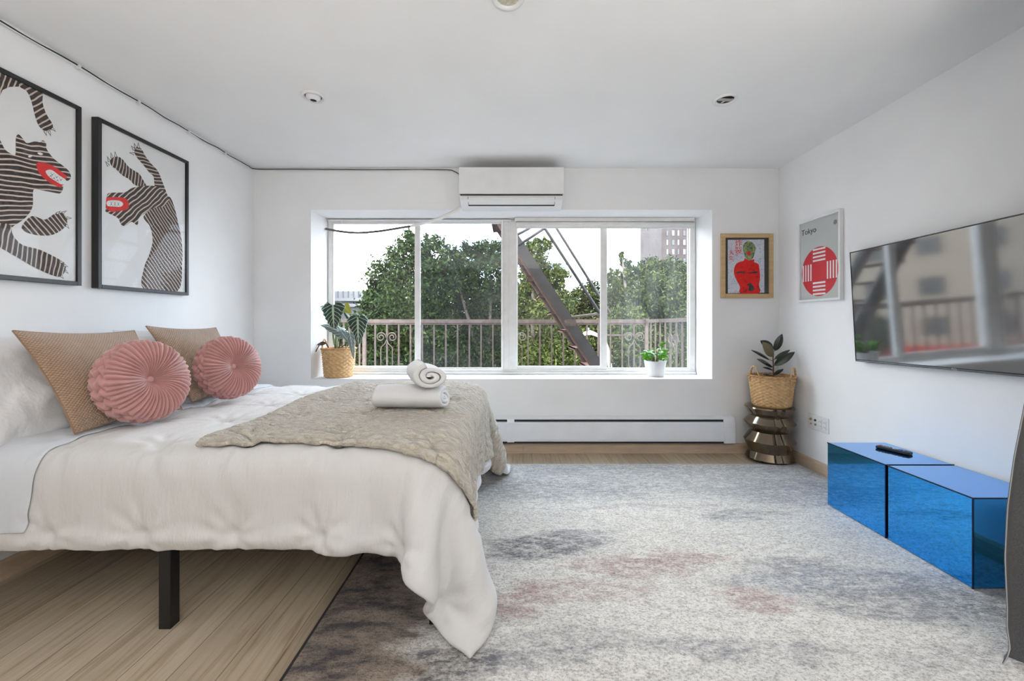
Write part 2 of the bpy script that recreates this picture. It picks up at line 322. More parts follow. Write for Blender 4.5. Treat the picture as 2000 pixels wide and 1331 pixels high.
M['rubber_back'] = veined('olive_rubber_leaf', (0.14, 0.12, 0.05), (0.20, 0.10, 0.05), n=1, mid=0.03, rough=0.4)
def brick():
    m, nt, b = new_mat('brown_red_brick'); v = coord(nt, 'Object', (1, 1, 1))
    n = noise_(nt, v, 0.6, 6); nt.links.new(ramp_(nt, n, [(0.3, (0.028, 0.018, 0.017)), (0.7, (0.045, 0.030, 0.028))]), b.inputs['Base Color']); b.inputs['Roughness'].default_value = 0.9; return m
M['brick'] = brick()
# ------------------------------------------------------------------ mesh helpers
class MB:
    def __init__(s): s.v = []; s.f = []; s.m = []; s.uv = {}
    def add(s, vs, fs, mi=0, uvs=None):
        o = len(s.v); s.v.extend([tuple(map(float, p)) for p in vs])
        for k, f in enumerate(fs): s.f.append(tuple(i + o for i in f)); s.m.append(mi)
        if uvs is not None:
            for i, u in enumerate(uvs): s.uv[o + i] = (float(u[0]), float(u[1]))
        return s
    def box(s, a, b, mi=0):
        x0, y0, z0 = a; x1, y1, z1 = b
        return s.add([(x0,y0,z0),(x1,y0,z0),(x1,y1,z0),(x0,y1,z0),(x0,y0,z1),(x1,y0,z1),(x1,y1,z1),(x0,y1,z1)],
                     [(0,3,2,1),(4,5,6,7),(0,1,5,4),(1,2,6,5),(2,3,7,6),(3,0,4,7)], mi)
    def tube(s, path, r, seg=10, mi=0, cap=True, flat=1.0):
        P = [Vector(p) for p in path]; n = len(P); R = r if isinstance(r, (list, tuple)) else [r] * n
        vs = []; up = None
        for i, p in enumerate(P):
            t = (P[min(i+1, n-1)] - P[max(i-1, 0)]).normalized()
            if up is None:
                a = Vector((0,0,1)) if abs(t.z) < 0.9 else Vector((0,1,0)); up = (a - t * a.dot(t)).normalized()
            else: up = (up - t * up.dot(t)).normalized()
            sd = t.cross(up)
            for k in range(seg):
                an = 2*PI*k/seg; vs.append(p + up * (math.cos(an) * R[i]) + sd * (math.sin(an) * R[i] * flat))
        fs = [(i*seg+k, i*seg+(k+1) % seg, (i+1)*seg+(k+1) % seg, (i+1)*seg+k) for i in range(n-1) for k in range(seg)]
        if cap: fs += [tuple(range(seg-1, -1, -1)), tuple((n-1)*seg+k for k in range(seg))]
        return s.add(vs, fs, mi)
    def bar(s, a, b, w, h, mi=0, up=(0,0,1)):
        a = Vector(a); b = Vector(b); t = (b-a).normalized(); u = Vector(up); u = (u - t*u.dot(t)).normalized(); sd = t.cross(u)
        vs = [p + sd*x*w/2 + u*z*h/2 for p in (a, b) for x, z in ((-1,-1),(1,-1),(1,1),(-1,1))]
        return s.add(vs, [(0,3,2,1),(4,5,6,7),(0,1,5,4),(1,2,6,5),(2,3,7,6),(3,0,4,7)], mi)
    def lathe(s, prof, c=(0,0,0), seg=48, mi=0, fn=None, cap=True):
        vs = []
        for j, (r, z) in enumerate(prof):
            for k in range(seg):
                a = 2*PI*k/seg; rr = r if fn is None else r * fn(a, j, z)
                vs.append((c[0] + rr*math.cos(a), c[1] + rr*math.sin(a), c[2] + z))
        n = len(prof)
        fs = [(i*seg+k, i*seg+(k+1) % seg, (i+1)*seg+(k+1) % seg, (i+1)*seg+k) for i in range(n-1) for k in range(seg)]
        if cap: fs += [tuple(range(seg-1, -1, -1)), tuple((n-1)*seg+k for k in range(seg))]
        return s.add(vs, fs, mi)
    def grid(s, A, uv=None, mi=0, wrapu=False, flip=False):
        nu, nv = A.shape[:2]; vs = A.reshape(-1, 3)
        fs = []
        for i in range(nu if wrapu else nu-1):
            i2 = (i+1) % nu
            for j in range(nv-1):
                q = (i*nv+j, i2*nv+j, i2*nv+j+1, i*nv+j+1); fs.append(q[::-1] if flip else q)
        return s.add(vs, fs, mi, None if uv is None else uv.reshape(-1, 2))
    def build(s, name, mats, parent=None, smooth=False, bevel=0.0, bseg=2, loc=None):
        me = bpy.data.meshes.new(name); me.from_pydata(s.v, [], s.f)
        if not isinstance(mats, (list, tuple)): mats = [mats]
        for m_ in mats: me.materials.append(m_)
        me.polygons.foreach_set('material_index', s.m)
        me.polygons.foreach_set('use_smooth', [bool(smooth)] * len(s.f))
        if s.uv:
            L = me.uv_layers.new(name='UVMap'); vi = np.empty(len(me.loops), dtype=np.int32); me.loops.foreach_get('vertex_index', vi)
            arr = np.zeros((len(s.v), 2)); 
            for i, u in s.uv.items(): arr[i] = u
            L.data.foreach_set('uv', arr[vi].astype(np.float32).ravel())
        me.update()
        o = bpy.data.objects.new(name, me); C.objects.link(o)
        if parent is not None:
            o.parent = parent; o.matrix_parent_inverse = Matrix.Translation(parent.location).inverted() if False else Matrix()
            # geometry is given in world coordinates: shift it into the parent's frame
            me.transform(Matrix.Translation(-Vector(parent_world(parent))))
        if bevel:
            b = o.modifiers.new('bevel', 'BEVEL'); b.width = bevel; b.segments = bseg; b.limit_method = 'ANGLE'; b.angle_limit = math.radians(35)
        return o
def parent_world(p):
    l = Vector((0,0,0))
    while p is not None: l += Vector(p.location); p = p.parent
    return l
def tag(o, label=None, cat=None, group=None, kind=None):
    if label: o['label'] = label
    if cat: o['category'] = cat
    if group: o['group'] = group
    if kind: o['kind'] = kind
    return o
def thing(name, label, cat, loc=(0,0,0), group=None):
    o = bpy.data.objects.new(name, None); C.objects.link(o); o.location = loc; o.empty_display_size = 0.1
    return tag(o, label, cat, group)
def struct(o): o['kind'] = 'structure'; return o
def copy_tree(o, parent=None):
    c = o.copy(); C.objects.link(c)
    if parent is not None: c.parent = parent
    for ch in list(o.children): copy_tree(ch, c)
    return c
def at(px, py, Y):            # point at distance Y in front of the camera that the photograph shows at (px, py)
    return Vector(((px - 1002) * Y / F, Y, 1.12 - (py - 630) * Y / F))
def text_mesh(txt, size, depth=0.0006):
    cu = bpy.data.curves.new('lettering', 'FONT'); cu.body = txt; cu.size = size; cu.extrude = depth; cu.align_x = 'LEFT'
    o = bpy.data.objects.new('lettering', cu); C.objects.link(o)
    dg = bpy.context.evaluated_depsgraph_get(); me = bpy.data.meshes.new_from_object(o.evaluated_get(dg))
    bpy.data.objects.remove(o); return me
def text_obj(name, txt, size, origin, right, up, m, parent, depth=0.0006):
    me = text_mesh(txt, size, depth); r = Vector(right).normalized(); u = Vector(up).normalized(); n = r.cross(u)
    mx = Matrix((r, u, n)).transposed().to_4x4(); mx.translation = Vector(origin) - parent_world(parent)
    me.transform(mx); me.materials.clear(); me.materials.append(m)
    o = bpy.data.objects.new(name, me); C.objects.link(o); o.parent = parent; return o

# ------------------------------------------------------------------ room shell
XL, XR, YB, YR, ZC = -2.2236, 2.276, 3.57, -2.4, 2.44
YW = 3.895                       # inner face of the window frames
ox0, ox1, oz0, oz1 = -1.732, 1.706, 0.633, 2.085
b = MB(); b.box((XL-0.15, YR-0.2, -0.15), (XR+0.15, 4.0, 0.0)); o = struct(b.build('floor', M['floor']))
b = MB(); b.box((XL-0.15, YR-0.2, ZC), (XR+0.15, 4.0, ZC+0.2)); struct(b.build('ceiling', M['ceiling']))
b = MB(); b.box((XL-0.15, YR-0.2, 0.0), (XL, 4.0, ZC)); struct(b.build('wall_left', M['wall']))
b = MB(); b.box((XR, YR-0.2, 0.0), (XR+0.15, 4.0, ZC)); struct(b.build('wall_right', M['wall']))
b = MB()
def ring_wall(b, xa, xb, za, zb, x0, x1, z0, z1, ya, yb):
    V = [(xa,za),(xb,za),(xb,zb),(xa,zb),(x0,z0),(x1,z0),(x1,z1),(x0,z1)]
    vs = [(x,ya,z) for x,z in V] + [(x,yb,z) for x,z in V]
    fr = [(0,1,5,4),(1,2,6,5),(2,3,7,6),(3,0,4,7)]
    fs = fr + [tuple(i+8 for i in f[::-1]) for f in fr]
    fs += [(4,5,13,12),(5,6,14,13),(6,7,15,14),(7,4,12,15)]
    fs += [(0,8,9,1),(1,9,10,2),(2,10,11,3),(3,11,8,0)]
    b.add(vs, fs)
ring_wall(b, XL, XR, 0.0, ZC, ox0, ox1, oz0, oz1, YB, 3.99)
struct(b.build('wall_back', M['wall']))
b = MB(); b.box((XL, YR-0.12, 0.0), (XR, YR, ZC)); struct(b.build('wall_rear', M['rear']))
# window in the deep reveal: outer frame, centre post, four panes
wp = thing('window_1', None, None, (0, YW, oz0)); struct(wp)
fr = MB(); y0, y1 = YW-0.005, YW+0.06
L0, R0, T0, B0 = ox0+0.004, ox1-0.004, oz1-0.003, oz0+0.003
fr.box((L0, y0, B0), (R0, y1, B0+0.045)); fr.box((L0, y0, T0-0.022), (R0, y1, T0))
fr.box((L0, y0, B0+0.045), (L0+0.038, y1, T0-0.022)); fr.box((R0-0.050, y0, B0+0.045), (R0, y1, T0-0.022))
fr.box((L0, y0-0.022, B0), (R0, y0, B0+0.022))
fr.build('window_frame', M['white_frame'], wp, bevel=0.004)
p = MB(); p.box((-0.105, y0-0.012, B0+0.045), (0.036, y1, T0-0.022)); p.box((-0.105, y0-0.026, B0+0.045), (-0.088, y0-0.012, T0-0.022)); p.box((-0.042, y0-0.02, B0+0.045), (-0.034, y0-0.012, T0-0.022))
p.build('centre_post', M['white_frame'], wp, bevel=0.003)
def sash(x0, x1, yy, m, left_w, right_w, botw=0.03, topw=0.02):
    s = MB(); z0, z1 = B0+0.045, T0-0.022
    s.box((x0, yy, z0), (x0+left_w, yy+0.024, z1)); s.box((x1-right_w, yy, z0), (x1, yy+0.024, z1))
    s.box((x0+left_w, yy, z0), (x1-right_w, yy+0.024, z0+botw)); s.box((x0+left_w, yy, z1-topw), (x1-right_w, yy+0.024, z1))
    so = s.build('sash', M['white_frame'], wp, bevel=0.003)
    g = MB(); g.box((x0+left_w-0.003, yy+0.010, z0+botw-0.003), (x1-right_w+0.003, yy+0.014, z1-topw+0.003)); g.build('pane', m, so)
sash(L0+0.038, -0.868, y0+0.006, M['pane_clear'], 0.012, 0.052)
sash(-0.905, -0.105, y0+0.032, M['pane_screened'], 0.030, 0.006, 0.012, 0.010)
sash(0.036, 0.880, y0+0.006, M['pane_clear'], 0.008, 0.062)
sash(0.845, R0-0.050, y0+0.032, M['pane_hazy'], 0.034, 0.006, 0.010, 0.010)
la = MB(); la.box((L0+0.01, y0-0.03, T0-0.022), (-0.02, y0-0.005, T0-0.008)); la.box((-1.60, y0-0.035, T0-0.05), (-1.585, y0-0.005, T0-0.02)); la.box((-0.935, y0-0.035, T0-0.05), (-0.92, y0-0.005, T0-0.02))
la.build('curtain_track', M['white_plastic'], wp, bevel=0.002)
# window board of the recess
b = MB(); b.box((ox0+0.001, YB-0.002, oz0-0.001), (ox1-0.001, YW-0.03, oz0+0.0015)); struct(b.build('trim_1', M['reveal']))
# roller blind cassette over the right pair of panes
bl = thing('roller_blind', 'white roller blind rolled up over the two right window panes', 'blind', (0.8, YW-0.05, 2.04))
b = MB(); b.box((0.015, YW-0.075, 2.048), (1.665, YW-0.028, 2.082)); b.build('headrail', M['white_frame'], bl, bevel=0.004)
b = MB(); b.tube([(0.03, YW-0.052, 2.022), (1.662, YW-0.052, 2.022)], 0.026, 20); b.build('rolled_blind', M['white_frame'], bl, smooth=True, bevel=0.0)
b = MB(); b.box((0.03, YW-0.060, 1.985), (1.655, YW-0.048, 2.000)); b.build('bottom_bar', M['white_plastic'], bl, bevel=0.003)
b = MB(); b.tube([(1.24, YW-0.052, 1.984), (1.24, YW-0.052, 1.974)], [0.012, 0.008], 12); b.build('pull', M['white_plastic'], bl, smooth=True)

# skirtings
sk = MB()
def skirt_back(x0, x1):
    s = MB(); s.add([(x0,YB,0),(x0,YB-0.014,0),(x0,YB-0.014,0.07),(x0,YB-0.008,0.084),(x0,YB,0.086),(x1,YB,0),(x1,YB-0.014,0),(x1,YB-0.014,0.07),(x1,YB-0.008,0.084),(x1,YB,0.086)],
        [(0,1,6,5),(1,2,7,6),(2,3,8,7),(3,4,9,8),(4,0,5,9),(4,3,2,1,0),(5,6,7,8,9)]); return s
s = skirt_back(XL+0.016, 0.083); s2 = skirt_back(0.086, XR-0.016); s.add(s2.v, s2.f); struct(s.build('baseboard_back', M['skirting']))
def skirt_side(x, sg, y0_, y1_):
    s = MB(); P = [(0,0),(0.014*sg,0),(0.014*sg,0.07),(0.008*sg,0.084),(0,0.086)]
    vs = [(x+a, y, z) for y in (y0_, y1_) for a, z in P]
    fs = [(i, (i+1)%5, (i+1)%5+5, i+5) for i in range(5)] + [(4,3,2,1,0),(5,6,7,8,9)]
    s.add(vs, fs if sg < 0 else [f[::-1] for f in fs]); return s
struct(skirt_side(XL, 1, YR, YB).build('baseboard_left', M['skirting']))
struct(skirt_side(XR, -1, YR, YB).build('baseboard_right', M['skirting']))

# ------------------------------------------------------------------ rug
rx0, rx1, ry0, ry1 = -0.72, 2.245, -0.5, 3.275
nx, ny = 60, 76
A = np.zeros((nx+1, ny+1, 3)); rng = np.random.RandomState(3)
for i in range(nx+1):
    for j in range(ny+1):
        x = rx0 + (rx1-rx0)*i/nx; y = ry0 + (ry1-ry0)*j/ny
        e = min(i, nx-i, j, ny-j); A[i, j] = (x, y, 0.013 if e > 0 else 0.007)
b = MB(); b.grid(A); 
e = MB(); e.box((rx0-0.004, ry0, 0.0005), (rx0+0.004, ry1, 0.010)); 
rg = thing('rug', 'large distressed grey, cream and dusty pink pile rug on floorboards', 'rug', (0.76, 1.4, 0.0))
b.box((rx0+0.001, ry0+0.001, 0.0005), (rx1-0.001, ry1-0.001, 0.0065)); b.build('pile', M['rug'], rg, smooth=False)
e.build('bound_edge', M['rug_edge'], rg); tag(rg.children[1], 'dark bound edge of the rug')
# ------------------------------------------------------------------ baseboard heater
ht = thing('baseboard_heater', 'long white metal baseboard heater under the window', 'heater', (0.0, 3.53, 0.10))
yb, yf = YB-0.002, 3.505
def heater_seg(x0, x1):
    s = MB(); prof = [(yb,0.115),(yf+0.004,0.115),(yf,0.135),(yf,0.268),(yf+0.010,0.276)]
    vs = [(x, y, z) for x in (x0, x1) for y, z in prof] 
    s.add(vs, [(i, i+1, i+6, i+5) for i in range(4)] + [(0,5,9,4), (4,3,2,1,0), (5,6,7,8,9)]); return s
h = heater_seg(-1.95, -0.045); h2 = heater_seg(0.006, 1.785); h.add(h2.v, h2.f); h.build('front_cover', M['heater'], ht)
b = MB(); b.add([(x,y,z) for x in (-1.95, 1.82) for y,z in ((yb,0.300),(yf+0.016,0.296),(yf+0.010,0.302),(yb,0.322))], [(0,1,5,4),(1,2,6,5),(2,3,7,6),(3,0,4,7),(3,2,1,0),(4,5,6,7)])
b.build('top_cap', M['heater'], ht)
b = MB(); b.box((-1.94, yf+0.005, 0.101), (1.80, yb-0.002, 0.114)); b.box((-1.94, yf+0.013, 0.12), (1.80, yb-0.002, 0.298)); b.build('dark_core', M['dark'], ht)
b = MB(); b.box((-1.94, yf+0.008, 0.2775), (1.78, yf+0.012, 0.2805)); b.build('damper_blade', M['heater'], ht)
b = MB(); b.add([(x,y,z) for x in (-0.05, 0.011) for y,z in ((yb,0.11),(yf-0.004,0.11),(yf-0.004,0.275),(yf+0.008,0.305),(yb,0.325))], [(i,(i+1)%5,(i+1)%5+5,i+5) for i in range(5)]+[(4,3,2,1,0),(5,6,7,8,9)])
b.build('joint_cover', M['heater'], ht, bevel=0.002)
b = MB(); b.add([(x,y,z) for x in (1.775, 1.872) for y,z in ((yb,0.098),(yf-0.005,0.098),(yf-0.005,0.27),(yf+0.014,0.318),(yb,0.326))], [(i,(i+1)%5,(i+1)%5+5,i+5) for i in range(5)]+[(4,3,2,1,0),(5,6,7,8,9)])
b.build('end_cap', M['heater'], ht, bevel=0.006)

# ------------------------------------------------------------------ air conditioner
ac = thing('air_conditioner', 'white wall mounted air conditioner above the window', 'air conditioner', (-0.01, 3.46, 2.2))
xa, xb = -0.436, 0.410
body = [(YB-0.002,2.362),(3.372,2.366),(3.366,2.15),(3.37,2.142),(3.385,2.115),(3.42,2.09),(3.475,2.072),(YB-0.002,2.068)]
n = len(body)
b = MB(); vs = [(x, y, z) for x in (xa+0.004, xb-0.004) for y, z in body]
b.add(vs, [(i, (i+1)%n, (i+1)%n+n, i+n) for i in range(n)] + [tuple(range(n))[::-1], tuple(range(n, 2*n))]); b.build('housing', M['white_plastic'], ac, bevel=0.006)
b = MB(); b.box((xa, 3.352, 2.155), (xb, 3.368, 2.370)); b.build('front_panel', M['white_gloss'], ac, bevel=0.004)
b = MB(); b.box((xa+0.01, 3.358, 2.1445), (xb-0.01, 3.372, 2.1525)); b.build('shadow_gap', M['dark'], ac)
def acp(x, t):   # point on the sloping underside
    y = 3.376 + 0.052*t; z = 2.134 - 0.046*t; return (x, y-0.006, z-0.003)
b = MB(); b.add([acp(-0.362,0), acp(0.336,0), acp(0.336,1), acp(-0.362,1)] + [(p[0], p[1]+0.02, p[2]+0.012) for p in (acp(-0.362,0), acp(0.336,0), acp(0.336,1), acp(-0.362,1))],
     [(0,3,2,1),(4,5,6,7),(0,1,5,4),(1,2,6,5),(2,3,7,6),(3,0,4,7)]); b.build('louvre', M['white_gloss'], ac, bevel=0.002)
b = MB(); q = [acp(-0.366,1.02), acp(0.340,1.02), acp(0.340,1.16), acp(-0.366,1.16)]; b.add(q + [(p[0], p[1]+0.014, p[2]+0.008) for p in q], [(0,3,2,1),(4,5,6,7),(0,1,5,4),(1,2,6,5),(2,3,7,6),(3,0,4,7)])
for xx in (-0.3665, 0.3385):
    q = [acp(xx,-0.05), acp(xx+0.003,-0.05), acp(xx+0.003,1.1), acp(xx,1.1)]; b.add(q + [(p[0], p[1]+0.014, p[2]+0.008) for p in q], [(0,3,2,1),(4,5,6,7),(0,1,5,4),(1,2,6,5),(2,3,7,6),(3,0,4,7)])
b.build('outlet_slot', M['dark'], ac)
# drain hose of the air conditioner, running to the left of the window
hp = [at(912,398,3.50), at(893,411,3.52), at(872,421,3.56), at(850,430,3.63), at(828,436,3.72), at(808,441,3.80), at(790,444,3.83), at(740,452,3.85), at(700,455,3.85), at(670,453,3.85), at(645,449,3.85), Vector((ox0+0.004, 3.84, 1.983))]
hr = [0.017,0.017,0.016,0.015,0.014,0.013,0.011,0.0105,0.0105,0.0105,0.0105,0.0105]
def smooth_path(P, R, k=5):
    out = []; rr = []
    for i in range(len(P)-1):
        p0, p1, p2, p3 = P[max(i-1,0)], P[i], P[i+1], P[min(i+2,len(P)-1)]
        for j in range(k):
            t = j/k; out.append(0.5*((2*p1)+(p2-p0)*t+(2*p0-5*p1+4*p2-p3)*t*t+(3*p1-p0-3*p2+p3)*t**3)); rr.append(R[i]*(1-t)+R[i+1]*t)
    out.append(P[-1]); rr.append(R[-1]); return out, rr
pp, rr = smooth_path(hp, hr)
dh = thing('drain_hose', 'white drain hose sagging from the air conditioner across the left window panes', 'hose', tuple(hp[5]))
k_ = 5*5+3
b = MB(); b.tube(pp[:k_], rr[:k_], 12); b.build('insulated_hose', M['white_frame'], dh, smooth=True)
b = MB(); b.tube(pp[k_-1:], rr[k_-1:], 8); tag(b.build('thin_tube', M['wire'], dh, smooth=True), 'thin grey tube end')
# cable in the corner of ceiling and left wall, on to the air conditioner
random.seed(4)
cb = thing('ceiling_cable', 'thin dark cable clipped along the joint of ceiling and left wall', 'cable', (XL+0.01, 1.2, 2.43))
P = []; y = 1.2
while y < 3.53: P.append(Vector((XL+0.012+random.uniform(-.002,.003), y, 2.424+random.uniform(-.005,.004)))); y += 0.12
P += [Vector((XL+0.03, YB-0.012, 2.43)), Vector((-1.9, YB-0.008, 2.430)), Vector((-1.5, YB-0.008, 2.428)), Vector((-1.1, YB-0.008, 2.426)), Vector((-0.8, YB-0.008, 2.427)), Vector((-0.56, YB-0.008, 2.424)), Vector((-0.50, YB-0.008, 2.41)), Vector((-0.465, YB-0.008, 2.385)), Vector((-0.45, YB-0.008, 2.34))]
pp, rr = smooth_path(P, [0.0035]*len(P), 4)
b = MB(); b.tube(pp, rr, 6); b.build('cable_run', M['dark'], cb, smooth=True)
P2 = [p + Vector((0.004, -0.003, -0.009 + random.uniform(-.003, .003))) for p in P]
pp, rr = smooth_path(P2, [0.003]*len(P2), 4); b = MB(); b.tube(pp, rr, 6); tag(b.build('cable_run', M['white_plastic'], cb, smooth=True), 'white strand of the cable')
for yy in (1.78, 2.12, 2.46, 2.84, 3.2):
    b = MB(); b.box((XL+0.002, yy-0.006, 2.409), (XL+0.022, yy+0.006, 2.434)); b.build('cable_clip', M['white_plastic'], cb)
# painted-over access panel beside the air conditioner
ap = MB(); ap.box((-0.80, YB-0.004, 2.142), (-0.566, YB, 2.372)); ap.box((-0.785, YB-0.0055, 2.157), (-0.581, YB-0.004, 2.357))
tag(ap.build('access_panel', M['wall'], None, bevel=0.002), 'square wall panel painted white left of the air conditioner', 'wall panel')

# ------------------------------------------------------------------ recessed ceiling lights
def downlight(cx, cy, label, style):
    t = thing('ceiling_light', label, 'ceiling light', (cx, cy, ZC), 'recessed ceiling lights')
    r = 0.066
    b = MB(); b.lathe([(r*0.70, -0.001), (r*0.72, -0.006), (r*0.9, -0.013), (r, -0.006), (r, -0.0002)], (cx, cy, ZC), 48, cap=False); b.build('trim_ring', M['white_plastic'], t, smooth=True)
    if style == 'eye':
        b = MB(); b.lathe([(r*0.70, -0.0015), (r*0.60, -0.0015)], (cx, cy, ZC), 40, cap=False); b.build('gap', M['dark'], t)
        b = MB(); b.lathe([(r*0.62,-0.001),(r*0.60,-0.012),(r*0.48,-0.022),(r*0.30,-0.027),(r*0.27,-0.024)], (cx, cy, ZC), 40, cap=False); b.build('eyeball', M['white_plastic'], t, smooth=True)
        b = MB(); b.lathe([(0.0001,-0.0235),(r*0.28,-0.0238)], (cx+0.004, cy-0.004, ZC), 30, cap=False); b.build('lamp_opening', M['dark'], t)
    elif style == 'open':
        b = MB(); b.lathe([(r*0.71, -0.0012), (0.0001, -0.0012)], (cx, cy, ZC), 40, cap=False); b.build('dark_recess_disc', M['dark'], t)  # flat dark disc painted in for the shade inside the open recess
        b = MB(); b.bar((cx-0.045, cy-0.012, ZC-0.006), (cx+0.038, cy-0.004, ZC-0.006), 0.030, 0.006); b.bar((cx-0.01, cy+0.03, ZC-0.006), (cx+0.002, cy-0.02, ZC-0.006), 0.012, 0.005); b.build('bracket', M['chrome'], t, bevel=0.002)
    else:
        b = MB(); b.lathe([(r*0.71, -0.001), (r*0.5, -0.004), (0.0001, -0.005)], (cx, cy, ZC), 40, cap=False); b.build('diffuser', mat('aged_diffuser', (0.62, 0.58, 0.46), 0.5, var=0.25, vscale=60), t, smooth=True)
downlight(-1.165, 2.431, 'recessed eyeball ceiling light with small dark opening, left of the air conditioner', 'eye')
downlight(1.256, 2.464, 'recessed ceiling light without a bulb, metal bracket showing, on the right', 'open')
downlight(-0.02, 1.690, 'speckled cream ceiling light cut by the top edge of the picture', 'cap')

# ------------------------------------------------------------------ framed prints on the left wall
def onleft(px, py, X=-2.1925):
    Y = X * F / (px - 1002); return Vector((X, Y, 1.12 - (py - 630) * Y / F))
def framed_left(y0_, y1_, z0_, z1_, label, shapes, figure_label):
    t = thing('framed_print', label, 'framed print', (XL, (y0_+y1_)/2, z0_), 'striped animal prints on the left wall')
    fw = 0.020; xf = -2.185; x0_ = XL+0.001
    f = MB(); f.box((x0_, y0_, z0_), (xf, y0_+fw, z1_)); f.box((x0_, y1_-fw, z0_), (xf, y1_, z1_)); f.box((x0_, y0_+fw, z0_), (xf, y1_-fw, z0_+fw)); f.box((x0_, y0_+fw, z1_-fw), (xf, y1_-fw, z1_))
    f.build('frame', M['black_frame'], t, bevel=0.0015)
    p = MB(); p.box((x0_+0.004, y0_+fw-0.002, z0_+fw-0.002), (-2.196, y1_-fw+0.002, z1_-fw+0.002)); p.build('print_paper', M['paper'], t)
    a = MB(); mats = []; k = 0
    la_, lb_, lc_, ld_ = y0_+fw, y1_-fw, z0_+fw, z1_-fw
    for (mk, pts, layer) in shapes:
        if mk not in mats: mats.append(mk)
        X = -2.1957 + layer*0.00035; k += 1
        V = [onleft(px, py) for px, py in pts]
        V = [Vector((X, min(max(v.y, la_), lb_), min(max(v.z, lc_), ld_))) for v in V]
        a.add(V, [tuple(range(len(V)))], mats.index(mk), [(v.y, v.z) for v in V])
    tag(a.build('animal_figure', [M[m_] for m_ in mats], t), figure_label)
    g = MB(); g.box((-2.1915, y0_+fw-0.001, z0_+fw-0.001), (-2.1895, y1_-fw+0.001, z1_-fw+0.001)); g.build('glass', M['picture_glass'], t)
def curve(pts, k=4):      # closed smooth outline through points
    P = [Vector((p[0], p[1])) for p in pts]; n = len(P); out = []
    for i in range(n):
        p0, p1, p2, p3 = P[i-1], P[i], P[(i+1)%n], P[(i+2)%n]
        for j in range(k):
            t = j/k; q = 0.5*((2*p1)+(p2-p0)*t+(2*p0-5*p1+4*p2-p3)*t*t+(3*p1-p0-3*p2+p3)*t**3); out.append((q.x, q.y))
    return out
def z1(pts): return [(x/2.959, 120+y/2.959) for x, y in pts]
def z2(pts): return [(170+x/3.595, 220+y/3.595) for x, y in pts]
def grow(pts, d):
    cx = sum(p[0] for p in pts)/len(pts); cy = sum(p[1] for p in pts)/len(pts)
    return [(p[0]+d*(p[0]-cx)/max(1e-3, math.hypot(p[0]-cx, p[1]-cy)), p[1]+d*(p[1]-cy)/max(1e-3, math.hypot(p[0]-cx, p[1]-cy))) for p in pts]
def claws(base, dirs, L, w, conv, layer=2):
    out = []
    for (bx, by), (dx, dy) in zip(base, dirs):
        l = math.hypot(dx, dy); dx /= l; dy /= l; nx_, ny_ = -dy, dx
        out.append(('ink', conv([(bx+nx_*w, by+ny_*w), (bx+dx*L, by+dy*L), (bx-nx_*w, by-ny_*w)]), layer))
        out.append(('paper', conv([(bx+nx_*w*.55+dx*2, by+ny_*w*.55+dy*2), (bx+dx*L*.72, by+dy*L*.72), (bx-nx_*w*.55+dx*2, by-ny_*w*.55+dy*2)]), layer+1))
    return out
def teeth(line, L, conv, flipy, layer=5):
    out = []
    for i in range(len(line)-1):
        (xa_, ya_), (xb_, yb_) = line[i], line[i+1]
        out.append(('ink', conv([(xa_, ya_), ((xa_+xb_)/2, (ya_+yb_)/2 + L*flipy), (xb_, yb_), ((xa_+xb_)/2, (ya_+yb_)/2 + (L-6)*flipy)]), layer))
    return out
S2 = [('st_e', z2(curve([(575,590),(612,650),(640,760),(668,900),(672,1050),(636,1262),(400,1240),(405,1090),(440,1000),(464,900),(445,800),(400,730),(480,660)])), 0),
      ('st_v', z2(curve([(400,520),(340,510),(300,470),(250,440),(205,395),(180,380),(165,345),(180,320),(220,310),(255,330),(290,375),(330,405),(370,430),(395,470),(420,515)])), 1),
      ('st_h', z2(curve([(575,610),(520,560),(480,520),(470,450),(440,420),(400,370),(350,310),(335,270),(345,245),(385,255),(410,300),(450,355),(500,410),(530,480),(560,560)])), 1),
      ('st_d', z2(curve([(140,600),(152,568),(200,562),(270,560),(320,530),(400,515),(500,522),(570,585),(572,625),(535,662),(470,670),(400,715),(365,745),(358,792),(315,768),(268,798),(240,782),(218,740),(140,700),(134,680)])), 2),
      ('red', z2(curve([(142,600),(200,594),(270,602),(297,640),(285,680),(230,692),(180,698),(136,672),(138,640)])), 3),
      ('paper', z2(curve([(146,622),(200,616),(240,624),(256,645),(235,662),(190,660),(146,655)])), 4)]
S2 += teeth([(160,617),(185,617),(210,617),(235,622)], 26, z2, 1) + teeth([(160,660),(185,661),(210,662),(232,660)], 20, z2, -1)
S2 += claws([(155,375),(160,345),(180,320),(205,312)], [(-20,-28),(-18,-45),(-12,-50),(-6,-42)], 44, 11, z2) + claws([(335,290),(335,262),(345,248),(365,248)], [(-26,-6),(-22,-30),(-14,-40),(-2,-40)], 40, 11, z2)
